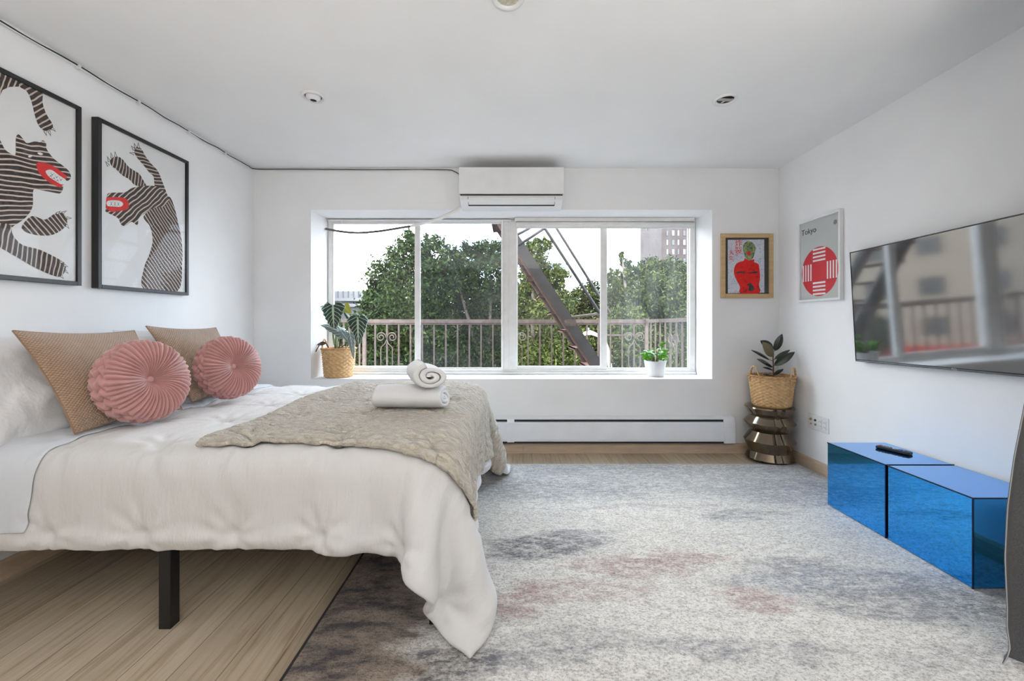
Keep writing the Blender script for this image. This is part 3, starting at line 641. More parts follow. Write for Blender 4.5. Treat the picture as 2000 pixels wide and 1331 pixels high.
S1 = [('st_v', z1([(-160,10),(-160,330),(-60,330),(0,210),(20,165),(60,148),(112,146),(122,105),(20,50),(-60,5)]), 0),
      ('st_d', z1(curve([(112,105),(180,140),(246,170),(250,240),(272,305),(308,365),(300,398),(262,402),(228,372),(206,315),(186,235),(160,175),(118,146)])), 1),
      ('st_h', z1(curve([(-160,330),(-60,380),(0,450),(30,505),(60,530),(93,538),(95,445),(110,422),(132,442),(158,472),(205,462),(233,468),(250,456),(270,475),(272,505),(312,560),(378,612),(405,640),(413,672),(396,690),(372,692),(366,740),(352,762),(328,762),(240,745),(196,745),(192,838),(150,905),(70,962),(40,1010),(-60,1060),(-160,1040)])), 2),
      ('st_v', z1(curve([(-160,940),(0,935),(66,950),(76,1000),(130,1060),(240,1092),(368,1160),(382,1200),(358,1240),(312,1240),(200,1190),(100,1132),(0,1076),(-160,1000)])), 3),
      ('st_e', z1(curve([(186,895),(262,915),(318,882),(372,878),(392,925),(376,962),(300,1005),(190,1000),(128,962)])), 1),
      ('red', z1(curve([(212,592),(250,584),(305,602),(360,640),(390,668),(370,690),(356,728),(330,722),(285,698),(232,650)])), 4),
      ('paper', z1(curve([(266,634),(300,628),(345,660),(384,688),(362,712),(322,692),(282,664)])), 5),
      ('paper', z1(curve([(164,550),(178,541),(190,546),(176,556)])), 4), ('paper', z1(curve([(218,530),(234,526),(252,536),(236,542)])), 4)]
S1 += teeth([(290,632),(315,644),(340,660),(364,676)], 24, z1, 1, 6) + teeth([(285,668),(305,682),(325,694),(345,706)], 18, z1, -1, 6)
S1 += claws([(262,400),(285,402),(302,385)], [(10,28),(12,30),(22,20)], 34, 9, z1) + claws([(330,882),(362,878),(388,905),(385,945)], [(16,-12),(18,-10),(26,2),(14,18)], 32, 9, z1) + claws([(350,1160),(372,1178),(378,1210),(355,1238)], [(26,4),(20,8),(16,14),(14,18)], 28, 8, z1, 4)
framed_left(1.498, 2.112, 1.305, 2.210, 'black framed print of two striped snarling beasts, cut by the left picture edge', S1, 'striped beasts with a red open mouth')
framed_left(2.196, 2.810, 1.301, 2.205, 'black framed print of one striped beast rearing with raised paws, nearer the window', S2, 'striped beast facing left with a red mouth')

# ------------------------------------------------------------------ wood framed painting, back wall
pt = thing('framed_painting', 'small pale wood framed painting of a green headed red figure beside the window', 'framed painting', (1.995, YB, 1.326))
px0, px1, pz0, pz1 = 1.774, 2.219, 1.328, 1.878; fw = 0.036; yfr = 3.548
f = MB(); f.box((px0, yfr, pz0), (px0+fw, YB-0.001, pz1)); f.box((px1-fw, yfr, pz0), (px1, YB-0.001, pz1)); f.box((px0+fw, yfr, pz0), (px1-fw, YB-0.001, pz0+fw)); f.box((px0+fw, yfr, pz1-fw), (px1-fw, YB-0.001, pz1))
f.build('frame', M['pale_wood'], pt, bevel=0.002)
f = MB(); f.box((px0+fw-0.002, 3.560, pz0+fw-0.002), (px1-fw+0.002, YB-0.002, pz1-fw+0.002)); f.build('mount', M['art_mat'], pt)
def zb(pts, layer=0):
    out = []
    for x, y in pts:
        v = at(1400+x/9.504, 450+y/9.504, 3.557); out.append(Vector((v.x, 3.5575-layer*0.0004, v.z)))
    return out
a = MB(); a.add(zb([(205,1172),(885,1160),(880,170),(203,178)]), [(0,1,2,3)]); a.build('painted_paper', M['scribble'], pt)
def art(name, pts, m_, layer, sm=True):
    a = MB(); V = zb(curve(pts) if sm else pts, layer); a.add(V, [tuple(range(len(V)))[::-1]]); return a.build(name, m_, pt)
art('figure_body', [(520,520),(600,560),(690,540),(700,590),(772,630),(792,720),(802,900),(782,1010),(785,1168),(440,1172),(430,1050),(352,900),(318,790),(330,680),(385,605),(500,565)], M['art_red'], 1)
art('figure_head', [(575,200),(640,215),(700,270),(722,350),(700,430),(670,520),(610,560),(540,520),(500,420),(484,340),(500,260)], M['art_green'], 2)
art('figure_mouth', [(595,385),(625,405),(628,445),(600,475),(570,455),(562,415)], M['red'], 3)
art('dark_patch', [(370,775),(480,765),(560,790),(740,765),(735,795),(600,800),(470,790),(370,800)], M['ink'], 3)
art('dark_patch', [(560,1010),(620,980),(650,1010),(700,1080),(650,1130),(590,1110),(600,1050)], M['ink'], 3)
text_obj('red_lettering', '炸', 0.066, zb([(335,292)], 2)[0], (1,0,0), (0,0,1), M['red'], pt, 0.0003)
text_obj('red_lettering', '裂', 0.066, zb([(325,425)], 2)[0], (1,0,0), (0,0,1), M['red'], pt, 0.0003)
text_obj('red_lettering', '!!', 0.040, zb([(345,505)], 2)[0], (1,0,0), (0,0,1), M['red'], pt, 0.0003)
text_obj('red_lettering', '天', 0.046, zb([(220,450)], 2)[0], (1,0,0), (0,0,1), M['red'], pt, 0.0003)
text_obj('red_lettering', '女', 0.046, zb([(212,550)], 2)[0], (1,0,0), (0,0,1), M['red'], pt, 0.0003)

# ------------------------------------------------------------------ Tokyo poster, right wall
ps = thing('framed_poster', 'white framed Tokyo poster with red circle on the right wall', 'framed poster', (XR, 3.08, 1.275))
qy0, qy1, qz0, qz1 = 2.868, 3.294, 1.277, 1.905; fw = 0.017; xf = 2.250
f = MB(); f.box((xf, qy0, qz0), (XR-0.001, qy0+fw, qz1)); f.box((xf, qy1-fw, qz0), (XR-0.001, qy1, qz1)); f.box((xf, qy0+fw, qz0), (XR-0.001, qy1-fw, qz0+fw)); f.box((xf, qy0+fw, qz1-fw), (XR-0.001, qy1-fw, qz1))
f.build('frame', M['white_gloss'], ps, bevel=0.0015)
f = MB(); f.box((2.262, qy0+fw-0.002, qz0+fw-0.002), (XR-0.003, qy1-fw+0.002, qz1-fw+0.002)); f.build('poster_paper', M['grey_paper'], ps)
cy, cz, R = 3.080, 1.497, 0.183
d = MB(); d.add([(2.2615, cy+R*math.cos(2*PI*k/72), cz+R*math.sin(2*PI*k/72)) for k in range(72)], [tuple(range(72))]); d.build('red_circle', M['poster_red'], ps)
w_ = MB()
for k in range(4):
    r0 = (0.42+0.15*k)*R; r1 = r0+0.072*R; l = 0.345*R
    for (a0, a1, c0, c1) in ((-l, l, r0, r1), (-l, l, -r1, -r0), (r0, r1, -l, l), (-r1, -r0, -l, l)):
        w_.add([(2.2611, cy+a0, cz+c0), (2.2611, cy+a1, cz+c0), (2.2611, cy+a1, cz+c1), (2.2611, cy+a0, cz+c1)], [(0,1,2,3)])
w_.build('white_bars', M['paper'], ps)
text_obj('poster_lettering', 'Tokyo', 0.060, (2.2616, 3.266, 1.797), (0,-1,0), (0,0,1), M['ink'], ps)
d = MB(); d.add([(2.2615, 2.925+0.017*math.cos(2*PI*k/32), 1.825+0.017*math.sin(2*PI*k/32)) for k in range(32)], [tuple(range(32))]); d.build('round_emblem', M['button_grey'], ps)
g = MB(); g.box((2.2565, qy0+fw-0.001, qz0+fw-0.001), (2.2585, qy1-fw+0.001, qz1-fw+0.001)); g.build('glass', M['picture_glass'], ps)

# ------------------------------------------------------------------ television
tvY1, tvY0 = 2.72, 1.49
tv = thing('television', 'flat black television mounted on the right wall above the blue mirrored cubes', 'television', (2.222, (tvY0+tvY1)/2, 1.232))
hw, hh = (tvY1-tvY0)/2, 0.356
def tvp(b, name, m_, bev=0.0):
    o = b.build(name, m_, None, bevel=bev); o.parent = tv; return o
b = MB(); b.box((-0.004, -hw, -hh), (0.028, hw, hh)); tvp(b, 'casing', M['black_metal'], 0.003)
b = MB(); b.box((-0.0062, -hw+0.007, -hh+0.014), (-0.0035, hw-0.007, hh-0.007)); tvp(b, 'screen', M['screen'])
b = MB(); b.box((-0.0075, -hw, -hh), (-0.003, hw, -hh+0.009)); b.box((-0.0075, -hw, hh-0.004), (-0.003, hw, hh)); b.box((-0.0075, hw-0.004, -hh), (-0.003, hw, hh)); tvp(b, 'bezel_trim', mat('grey_metal_bezel', (0.12, 0.125, 0.13), 0.25, metal=1.0), 0.001)
me = text_mesh('TCL', 0.016, 0.0004); r = Vector((0,-1,0)); u = Vector((0,0,1)); mx = Matrix((r, u, r.cross(u))).transposed().to_4x4(); mx.translation = Vector((-0.008, 0.02, -hh+0.0015)); me.transform(mx); me.materials.append(M['chrome'])
o = bpy.data.objects.new('maker_mark', me); C.objects.link(o); o.parent = tv
b = MB(); b.box((0.028, -0.22, -0.13), (0.040, 0.22, 0.16)); tvp(b, 'wall_bracket', M['black_metal'], 0.002)
tv.rotation_euler = (math.radians(-0.9), math.radians(-2.4), 0)

# ------------------------------------------------------------------ blue mirrored cubes
def cube(y0_, y1_, label):
    t = thing('mirrored_cube', label, 'mirrored cube', (2.09, (y0_+y1_)/2, 0.013), 'blue mirrored cubes along the right wall')
    x0_, x1_, z0_, z1_ = 1.907, 2.2585, 0.0135, 0.391; g = 0.004
    b = MB(); b.box((x0_+g, y0_+g, z0_+g), (x1_-g, y1_-g, z1_-g)); b.build('core', M['blue_edge'], t)
    e = 0.0035
    b = MB(); b.box((x0_, y0_+e, z0_+e), (x0_+g+.0005, y1_-e, z1_-e)); b.build('front_panel', M['blue_mirror'], t, bevel=0.001)
    b = MB(); b.box((x0_+e, y0_, z0_+e), (x1_-e, y0_+g+.0005, z1_-e)); b.build('side_panel', M['blue_mirror'], t, bevel=0.001)
    b = MB(); b.box((x0_+e, y1_-g-.0005, z0_+e), (x1_-e, y1_, z1_-e)); b.build('side_panel', M['blue_mirror'], t, bevel=0.001)
    b = MB(); b.box((x0_+e, y0_+e, z1_-g-.0005), (x1_-e, y1_-e, z1_)); b.build('top_panel', M['blue_mirror'], t, bevel=0.001)
    b = MB(); b.box((x0_-0.0012, y0_-0.0012, z1_-0.0045), (x0_+0.0035, y1_, z1_+0.0012)); b.box((x0_+0.0035, y0_-0.0012, z1_-0.0045), (x1_, y0_+0.0035, z1_+0.0012)); b.box((x0_-0.0012, y0_-0.0012, z0_), (x0_+0.0035, y0_+0.0035, z1_-0.0045))
    b.build('edge_trim', M['blue_edge'], t)
cube(2.133, 2.530, 'blue mirrored cube carrying the remote control, nearer the window')
cube(1.728, 2.123, 'blue mirrored cube with a bare top, nearer the curtain')
# remote control
rm = thing('remote_control', 'black television remote lying on the blue mirrored cube', 'remote control', (2.148, 2.352, 0.3912))
b = MB(); b.box((-0.021, -0.078, 0.0), (0.021, 0.078, 0.016)); o = b.build('casing', M['black_metal'], None, bevel=0.006); o.parent = rm
keys = [(-0.010, 0.062, M['red']), (0.010, 0.062, M['button_grey'])] + [(x, y, M['button_grey']) for y in (0.045, 0.032, 0.019) for x in (-0.011, 0, 0.011)] + [(x, -0.030, M['button_blue']) for x in (-0.011, 0, 0.011)] + [(x, -0.048, M['button_grey']) for x in (-0.011, 0, 0.011)]
for x, y, m_ in keys:
    b = MB(); b.box((x-0.0038, y-0.004, 0.0155), (x+0.0038, y+0.004, 0.0185)); o = b.build('button', m_, None, bevel=0.001); o.parent = rm
b = MB(); b.lathe([(0.013,0.0155),(0.013,0.018),(0.006,0.018),(0.006,0.0155)], (0, -0.008, 0), 24); o = b.build('direction_ring', M['chrome'], None, smooth=True); o.parent = rm
rm.rotation_euler = (0, 0, math.radians(24))

# ------------------------------------------------------------------ wall outlet plate
pl = thing('outlet_plate', 'white four gang socket plate low on the right wall', 'socket plate', (XR, 3.105, 0.31))
b = MB(); b.box((XR-0.006, 3.0, 0.312), (XR-0.0005, 3.21, 0.424)); b.build('plate', M['white_gloss'], pl, bevel=0.002)
for k, yy in enumerate((3.035, 3.080)):
    b = MB(); b.box((XR-0.009, yy-0.016, 0.335), (XR-0.006, yy+0.016, 0.402)); so = b.build('socket', M['white_plastic'], pl, bevel=0.001)
    for dz in (0.352, 0.385):
        b = MB(); b.box((XR-0.0095, yy-0.008, dz-0.005), (XR-0.0088, yy-0.005, dz+0.005)); b.box((XR-0.0095, yy+0.005, dz-0.005), (XR-0.0088, yy+0.008, dz+0.005)); b.build('slot', M['button_grey'], so)
b = MB(); b.tube([(XR-0.006,3.128,0.385),(XR-0.012,3.128,0.385)], 0.008, 14); b.build('jack', M['dark'], pl)
b = MB(); b.tube([(XR-0.006,3.172,0.385),(XR-0.014,3.172,0.385)], 0.009, 16); tag(b.build('jack', mat('brass', (0.6,0.42,0.2), 0.3, metal=0.8), pl), 'brass coloured jack')
b = MB(); b.tube([(XR-0.006,3.172,0.350),(XR-0.012,3.172,0.350)], 0.007, 16); tag(b.build('jack', mat('salmon_plastic', (0.6,0.32,0.25), 0.5), pl), 'salmon coloured jack')
b = MB(); b.box((XR-0.009, 3.120, 0.345), (XR-0.006, 3.136, 0.360)); b.build('port', M['button_grey'], pl)
# ------------------------------------------------------------------ bed
BX0, BX1, BY0, BY1 = -2.195, -0.195, 1.50, 3.02
bed = thing('bed', 'queen size platform bed with black metal legs under white bedding', 'bed', (-1.2, 2.26, 0.0))
b = MB(); b.box((BX0+0.02, BY0+0.02, 0.335), (BX1-0.01, BY1-0.02, 0.625)); b.build('mattress', M['mattress'], bed, bevel=0.04, bseg=4)
b = MB()
for yy in (BY0+0.03, BY1-0.06): b.box((BX0+0.01, yy, 0.295), (BX1-0.03, yy+0.03, 0.333))
for xx in (BX0+0.01, -1.285, BX1-0.06): b.box((xx, BY0+0.03, 0.295), (xx+0.03, BY1-0.03, 0.333))
for k in range(12): b.box((BX0+0.1+k*0.155, BY0+0.04, 0.318), (BX0+0.16+k*0.155, BY1-0.04, 0.334))
b.build('bed_frame', M['black_metal'], bed)
for xx, yy in ((-1.27,1.54),(-0.285,1.545),(-2.15,1.54),(-1.27,2.98),(-0.285,2.98),(-2.15,2.98),(-1.27,2.26),(-0.285,2.26)):
    gz = 0.0135 if xx > -0.7 else 0.0
    b = MB(); b.box((xx-0.022, yy-0.022, gz), (xx+0.022, yy+0.022, 0.296)); b.build('leg', M['black_metal'], bed, bevel=0.003)

# cloth relaxation: a sheet falls over the rounded block of the mattress (position based, deterministic)
def drape(u0, u1, v0, v1, h, lo, hi, rad, steps=150, seed=1):
    nu = int(round((u1-u0)/h))+1; nv = int(round((v1-v0)/h))+1
    U, V = np.meshgrid(np.linspace(u0, u1, nu), np.linspace(v0, v1, nv), indexing='ij')
    rs = np.random.RandomState(seed); P = np.stack([U, V, np.full_like(U, hi[2]+0.02) + rs.rand(nu, nv)*0.004], -1); Q = P.copy()
    hu = (u1-u0)/(nu-1); hv = (v1-v0)/(nv-1)
    lo = np.array(lo)+rad; hi = np.array(hi)-rad
    cons = []
    def pr(di, dj, rest, k):
        for par in ((0, 1) if (di == 0 or dj == 0) else (0, 1)):
            s = max(abs(di), abs(dj)); 
            A_ = np.arange(nu); B_ = np.arange(nv)
            I, J = np.meshgrid(A_, B_, indexing='ij')
            ok = (I+di < nu) & (J+dj >= 0) & (J+dj < nv)
            ph = ((I//s) % 2 == par) if di else ((J//s) % 2 == par)
            I_, J_ = I[ok & ph], J[ok & ph]; cons.append((I_*nv+J_, (I_+di)*nv+(J_+dj), rest, k))
    pr(1, 0, hu, 1.0); pr(0, 1, hv, 1.0); d = math.hypot(hu, hv)
    pr(1, 1, d, 0.5); pr(1, -1, d, 0.5); pr(2, 0, 2*hu, 0.30); pr(0, 2, 2*hv, 0.30); pr(4, 0, 4*hu, 0.10); pr(0, 4, 4*hv, 0.10)
    P = P.reshape(-1, 3); Q = Q.reshape(-1, 3); dt = 0.016
    for st in range(steps):
        vel = (P-Q)*0.965; Q = P.copy(); P = P + vel; P[:, 2] -= 9.8*dt*dt
        for it in range(7):
            for a, c, rest, k in cons:
                dl = P[c]-P[a]; L = np.sqrt((dl*dl).sum(1))+1e-9
                k2 = k if rest < 1.7*h else (k if True else 0)
                co = (0.5*k2*(L-rest)/L)[:, None]*dl; P[a] += co; P[c] -= co
            # collide with the rounded block
            N = np.clip(P, lo, hi); dv = P-N; L = np.sqrt((dv*dv).sum(1)); ins = L < rad
            out = ins & (L > 1e-6)
            newp = N[out] + dv[out]/L[out][:, None]*rad
            # friction: keep part of the previous tangential position
            mv = newp-Q[out]; nn = dv[out]/L[out][:, None]; tang = mv-(mv*nn).sum(1)[:, None]*nn
            P[out] = newp - tang*0.35
            deep = ins & (L <= 1e-6); P[deep, 2] = hi[2]+rad
            P[:, 2] = np.maximum(P[:, 2], 0.03); P[:, 0] = np.maximum(P[:, 0], XL+0.03)
    return P.reshape(nu, nv, 3), U, V
def up_axis(A):      # doubles the resolution along axis 0 with a Catmull-Rom curve
    p0 = np.concatenate([2*A[:1]-A[1:2], A[:-2]], 0) if len(A) > 2 else A[:-1]
    p1 = A[:-1]; p2 = A[1:]; p3 = np.concatenate([A[2:], 2*A[-1:]-A[-2:-1]], 0)
    mid = (-p0+9*p1+9*p2-p3)/16.0
    out = np.empty((2*len(A)-1,)+A.shape[1:]); out[0::2] = A; out[1::2] = mid; return out
def upsample(A): return up_axis(up_axis(A).swapaxes(0, 1)).swapaxes(0, 1)
def normals(A):
    du = np.gradient(A, axis=0); dv = np.gradient(A, axis=1); n = np.cross(du, dv); n /= np.linalg.norm(n, axis=2, keepdims=True)+1e-9; return n
U0, U1, V0, V1 = -2.12, 0.185, 1.185, 3.40
G, U, V = drape(U0, U1, V0, V1, 0.032, (BX0-0.1, BY0-0.02, 0.20), (BX1-0.02, BY1+0.01, 0.665), 0.085)
for _ in range(2): G[1:-1, 1:-1] = 0.5*G[1:-1, 1:-1] + 0.125*(G[2:, 1:-1]+G[:-2, 1:-1]+G[1:-1, 2:]+G[1:-1, :-2])
G2 = upsample(G); UU = up_axis(up_axis(U).swapaxes(0, 1)).swapaxes(0, 1); VV = up_axis(up_axis(V).swapaxes(0, 1)).swapaxes(0, 1)
rs = np.random.RandomState(5)
def smooth_noise(A, B, sx, sy, seed, octs=3):
    r = np.random.RandomState(seed); o = np.zeros_like(A); amp = 1.0
    for k in range(octs):
        for j in range(5):
            a = r.rand()*2*PI; o += amp*np.sin(A*sx*(2**k)*(0.6+0.8*r.rand())*math.cos(a)*1.4 + B*sy*(2**k)*(0.6+0.8*r.rand())*math.sin(a)*1.4 + r.rand()*6.28)
        amp *= 0.55
    return o/6.0
N2 = normals(G2)
hang = np.clip((0.60-G2[:, :, 2])/0.12, 0, 1)
disp = 0.012 + 0.0045*smooth_noise(UU, VV, 9, 9, 1)
disp += hang*0.010*smooth_noise(UU, VV, 30, 2.5, 2) * (VV < 1.6) + hang*0.006*smooth_noise(VV, UU, 30, 2.5, 3)*(VV >= 1.6)
near_band = np.exp(-((VV-1.5)/0.16)**2); disp += near_band*0.006*smooth_noise(UU+0.35*VV, VV, 40, 3, 7)
for iu in range(8):
    for iv in range(8):
        tu = -1.99+0.325*iu; tv = 1.245+0.335*iv
        du = UU-tu; dv = VV-tv; d = np.sqrt(du*du+dv*dv); an = np.arctan2(dv, du)
        disp += -0.026*np.exp(-(d/0.022)**2) - 0.010*np.exp(-(d/0.08)**2) + 0.006*np.exp(-((d-0.07)/0.05)**2)*np.sin(an*9+iu*1.3+iv)
        disp += -0.010*np.exp(-(dv/0.010)**2-(du/0.04)**2)*(0.5)
e_ = np.minimum(np.minimum(VV-V0, V1-VV), U1-UU); disp += 0.010*np.exp(-((e_-0.05)/0.03)**2) - 0.010*np.exp(-(e_/0.014)**2)
# gathers along the hem
hem = np.exp(-(e_/0.09)**2); disp += hem*0.006*smooth_noise(UU, VV, 60, 60, 11, 2)
GC = G2 + N2*disp[:, :, None]
uvC = np.stack([UU, VV], -1)
b = MB(); b.grid(GC, uvC)
cf = b.build('comforter', M['comforter'], None, smooth=True)
tag(cf, 'white tufted comforter draped over the bed with a drooping near corner', 'comforter')
so = cf.modifiers.new('thickness', 'SOLIDIFY'); so.thickness = 0.026; so.offset = -1.0
sb = cf.modifiers.new('soft', 'SUBSURF'); sb.levels = 1; sb.render_levels = 1
# sampling of the comforter's surface in its own sheet coordinates
NC = normals(GC)
for _ in range(3): NC[1:-1, 1:-1] = 0.25*(NC[2:, 1:-1]+NC[:-2, 1:-1]+NC[1:-1, 2:]+NC[1:-1, :-2])
NC /= np.linalg.norm(NC, axis=2, keepdims=True)
def on_comforter(u, v, off):
    nu, nv = GC.shape[:2]
    a = np.clip((u-U0)/(U1-U0)*(nu-1), 0, nu-1.001); c = np.clip((v-V0)/(V1-V0)*(nv-1), 0, nv-1.001)
    i = a.astype(int); j = c.astype(int); fa = (a-i)[..., None]; fc = (c-j)[..., None]
    def bl(T): return T[i, j]*(1-fa)*(1-fc)+T[i+1, j]*fa*(1-fc)+T[i, j+1]*(1-fa)*fc+T[i+1, j+1]*fa*fc
    n = bl(NC); n /= np.linalg.norm(n, axis=-1, keepdims=True); o = off if np.ndim(off) == 0 else off[..., None]
    return bl(GC)+n*o
def layer(name, fu0, fu1, v0, v1, nu, nv, off, m_, thick, label, cat, subs=1, seed=0, ripple=0.0, rs_=(10, 60)):
    S, T = np.meshgrid(np.linspace(0, 1, nu), np.linspace(0, 1, nv), indexing='ij')
    v = v0+(v1-v0)*T; u = fu0(T)*(1-S)+fu1(T)*S
    v = v + 0.012*np.sin(u*7+1)*(1-T)**6
    n_ = smooth_noise(u, v, rs_[0], rs_[1], seed+20, 3); d = off + (ripple*(1-2.2*np.abs(n_)**0.7) if name == 'throw_blanket' else ripple*n_)
    ed = np.minimum(np.minimum(S*nu, (1-S)*nu), np.minimum(T*nv, (1-T)*nv)); d = d + 0.004*np.clip(1-ed/3, 0, 1)*(-1) 
    P = on_comforter(u, v, d)
    b = MB(); b.grid(P, np.stack([u, v], -1)); o = b.build(name, m_, None, smooth=True); tag(o, label, cat)
    s_ = o.modifiers.new('thickness', 'SOLIDIFY'); s_.thickness = thick; s_.offset = 1.0
    if subs: q = o.modifiers.new('soft', 'SUBSURF'); q.levels = subs; q.render_levels = subs
    return P
uf = -0.215
TH = layer('throw_blanket', lambda t: -1.17+0.02*np.sin(t*9), lambda t: uf+0.165+0.22*t+0.012*np.sin(t*14), 1.545, 3.12, 250, 330, 0.013, M['throw'], 0.014,
      'beige textured faux fur throw across the foot of the bed', 'throw blanket', 0, 3, 0.0050, (22, 70))
layer('top_sheet', lambda t: -2.08+0*t, lambda t: -1.70+0.02*np.sin(t*5)-0.03*np.exp(-t*8), 1.25, 3.22, 40, 110, 0.006, M['sheet'], 0.004,
      'pale white top sheet folded back over the comforter at the pillow end', 'bed sheet', 1, 9, 0.0015, (60, 6))
def surf_z(x, y, A=None):
    A = GC if A is None else A
    d = (A[..., 0]-x)**2+(A[..., 1]-y)**2 + (A[..., 2] < 0.55)*10; k = np.unravel_index(np.argmin(d), d.shape); return float(A[k][2])

# ------------------------------------------------------------------ pillows and cushions
def pillow(name, label, cat, cen, right, up, w, h, t, m_, group=None, seed=0, pinch=0.07, power=0.55, wr=0.006, piping=False):
    r = np.array(Vector(right).normalized()); u = np.array(Vector(up).normalized()); u = u-r*r.dot(u); u /= np.linalg.norm(u); n = np.cross(r, u)
    K = 56; s = np.sin(np.linspace(-PI/2, PI/2, K)); A_, B_ = np.meshgrid(s, s, indexing='ij')
    X = A_*(w/2)*(1-pinch*(1-B_**2)*1.0); Y = B_*(h/2)*(1-pinch*(1-A_**2))
    Z = (t/2)*np.clip((1-np.abs(A_)**2.2)*(1-np.abs(B_)**2.2), 0, 1)**power
    rim = np.clip(Z/(t*0.2), 0, 1); root = thing(name, label, cat, tuple(cen), group)
    b = MB()
    for sg in (1, -1):
        Zn = sg*(Z + rim*wr*smooth_noise(A_, B_, 5, 5, seed+int(sg), 3))
        P = np.array(cen)+X[..., None]*r+Y[..., None]*u+Zn[..., None]*n
        b.grid(P, np.stack([X+1, Y+1], -1), flip=(sg < 0))
    o = b.build('cover', m_, root, smooth=True)
    wd = o.modifiers.new('weld', 'WELD'); wd.merge_threshold = 0.0004
    if piping:
        path = [np.array(cen)+X[i, j]*r+Y[i, j]*u for i, j in [(i, 0) for i in range(K)]+[(K-1, j) for j in range(K)]+[(i, K-1) for i in range(K-1, -1, -1)]+[(0, j) for j in range(K-1, -1, -1)]]
        q = MB(); q.tube([Vector(p) for p in path], 0.0032, 6); q.build('seam', m_, root, smooth=True)
    return root
gz = 'white sleeping pillows against the left wall'
pillow('pillow', 'white sleeping pillow at the near side, cut by the left picture edge', 'pillow', (-1.985, 1.795, 0.855), (0,1,0), (-0.50,0,0.866), 0.74, 0.48, 0.20, M['pillow_white'], gz, 1, 0.05, 0.5, 0.026)
pillow('pillow', 'white sleeping pillow behind the farther tan cushion', 'pillow', (-1.99, 2.555, 0.87), (0.02,1,0), (-0.48,0,0.877), 0.72, 0.48, 0.20, M['pillow_white'], gz, 4, 0.08, 0.5, 0.026)
gt = 'square tan quilted cushions'
pillow('square_cushion', 'tan quilted square cushion nearest the left picture edge', 'cushion', (-1.80, 1.855, 0.885), (0.02,1,-0.02), (-0.54,-0.02,0.84), 0.505, 0.47, 0.15, M['waffle'], gt, 7, 0.075, 0.62, 0.006, True)
pillow('square_cushion', 'tan quilted square cushion farther along, towards the window', 'cushion', (-1.80, 2.435, 0.895), (0.02,1,-0.03), (-0.54,-0.01,0.84), 0.50, 0.47, 0.15, M['waffle'], gt, 9, 0.075, 0.62, 0.006, True)
def round_cushion(label, cen, axis, R, T, rot):
    root = thing('round_cushion', label, 'cushion', tuple(cen), 'round dusty pink pleated cushions')
    ax = np.array(Vector(axis).normalized()); a_ = np.array(Vector((0,0,1)).cross(Vector(axis)).normalized()); b_ = np.cross(ax, a_)
    NP = 46; KA = NP*10; KT = 84; th = np.linspace(0, 2*PI, KA, endpoint=False); tt = np.linspace(0, 1, KT)
    TH_, TT = np.meshgrid(th, tt, indexing='ij')
    # profile: front centre -> rim -> back centre
    ang = (TT-0.5)*PI       # -pi/2 .. pi/2
    c = np.cos(ang); s_ = -np.sin(ang)
    rad = R*np.sign(c)*np.abs(c)**0.62; hgt = (T/2)*np.sign(s_)*np.abs(s_)**0.75
    dip = 0.30*T*np.exp(-(rad/(0.26*R))**2); hgt = hgt-np.sign(s_)*dip
    rim = np.exp(-((TT-0.5)/0.13)**6)
    chev = np.abs(((TT-0.5)/0.095+0.5) % 1.0-0.5)*2       # zig-zag across the rim
    ph = NP*TH_/2*1.0
    swirl = 0.55*np.sin(TT*PI)
    irr = 0.35*np.sin(TH_*7+rot)+0.3*np.sin(TH_*13+2*rot)
    front = np.abs(np.sin(ph*1.0+swirl*NP*0.10+irr))
    lat = np.abs(np.sin(ph*0.5+irr*0.5+chev*PI*0.5))
    pl = (1-rim)*(front**0.7) + rim*(lat**0.8)
    amp = 0.019*np.clip(np.abs(rad)/(0.55*R), 0.12, 1)
    d = amp*(pl-0.55)
    nr = np.cos(ang)**0.8; nh = np.sign(s_)*(1-np.cos(ang)**2*0.8)
    rr_ = rad+d*nr; hh_ = hgt+d*nh
    P = np.array(cen)+(np.cos(TH_)*rr_)[..., None]*a_+(np.sin(TH_)*rr_)[..., None]*b_+hh_[..., None]*ax
    b = MB(); b.grid(P, None, wrapu=True, flip=False); b.build('cover', M['velvet'], root, smooth=True)
    q = MB(); bc = Vector(cen)+Vector(ax)*(0.20*T+0.004)
    K = 24; B = np.zeros((K, 8, 3))
    for i in range(K):
        for j in range(8):
            f = j/7*PI/2; rr0 = 0.016*math.cos(f); z0_ = 0.009*math.sin(f); al = 2*PI*i/K
            B[i, j] = np.array(bc)+rr0*math.cos(al)*a_+rr0*math.sin(al)*b_+(z0_-0.002)*ax
    q.grid(B, None, wrapu=True); q.build('button', M['velvet'], root, smooth=True)
round_cushion('round dusty pink pleated cushion leaning on the nearer tan cushion', (-1.60, 1.805, 0.866), (0.95,-0.24,0.22), 0.172, 0.17, 0.4)
round_cushion('round dusty pink pleated cushion leaning on the farther tan cushion', (-1.585, 2.325, 0.868), (0.92,-0.34,0.22), 0.168, 0.16, 1.7)

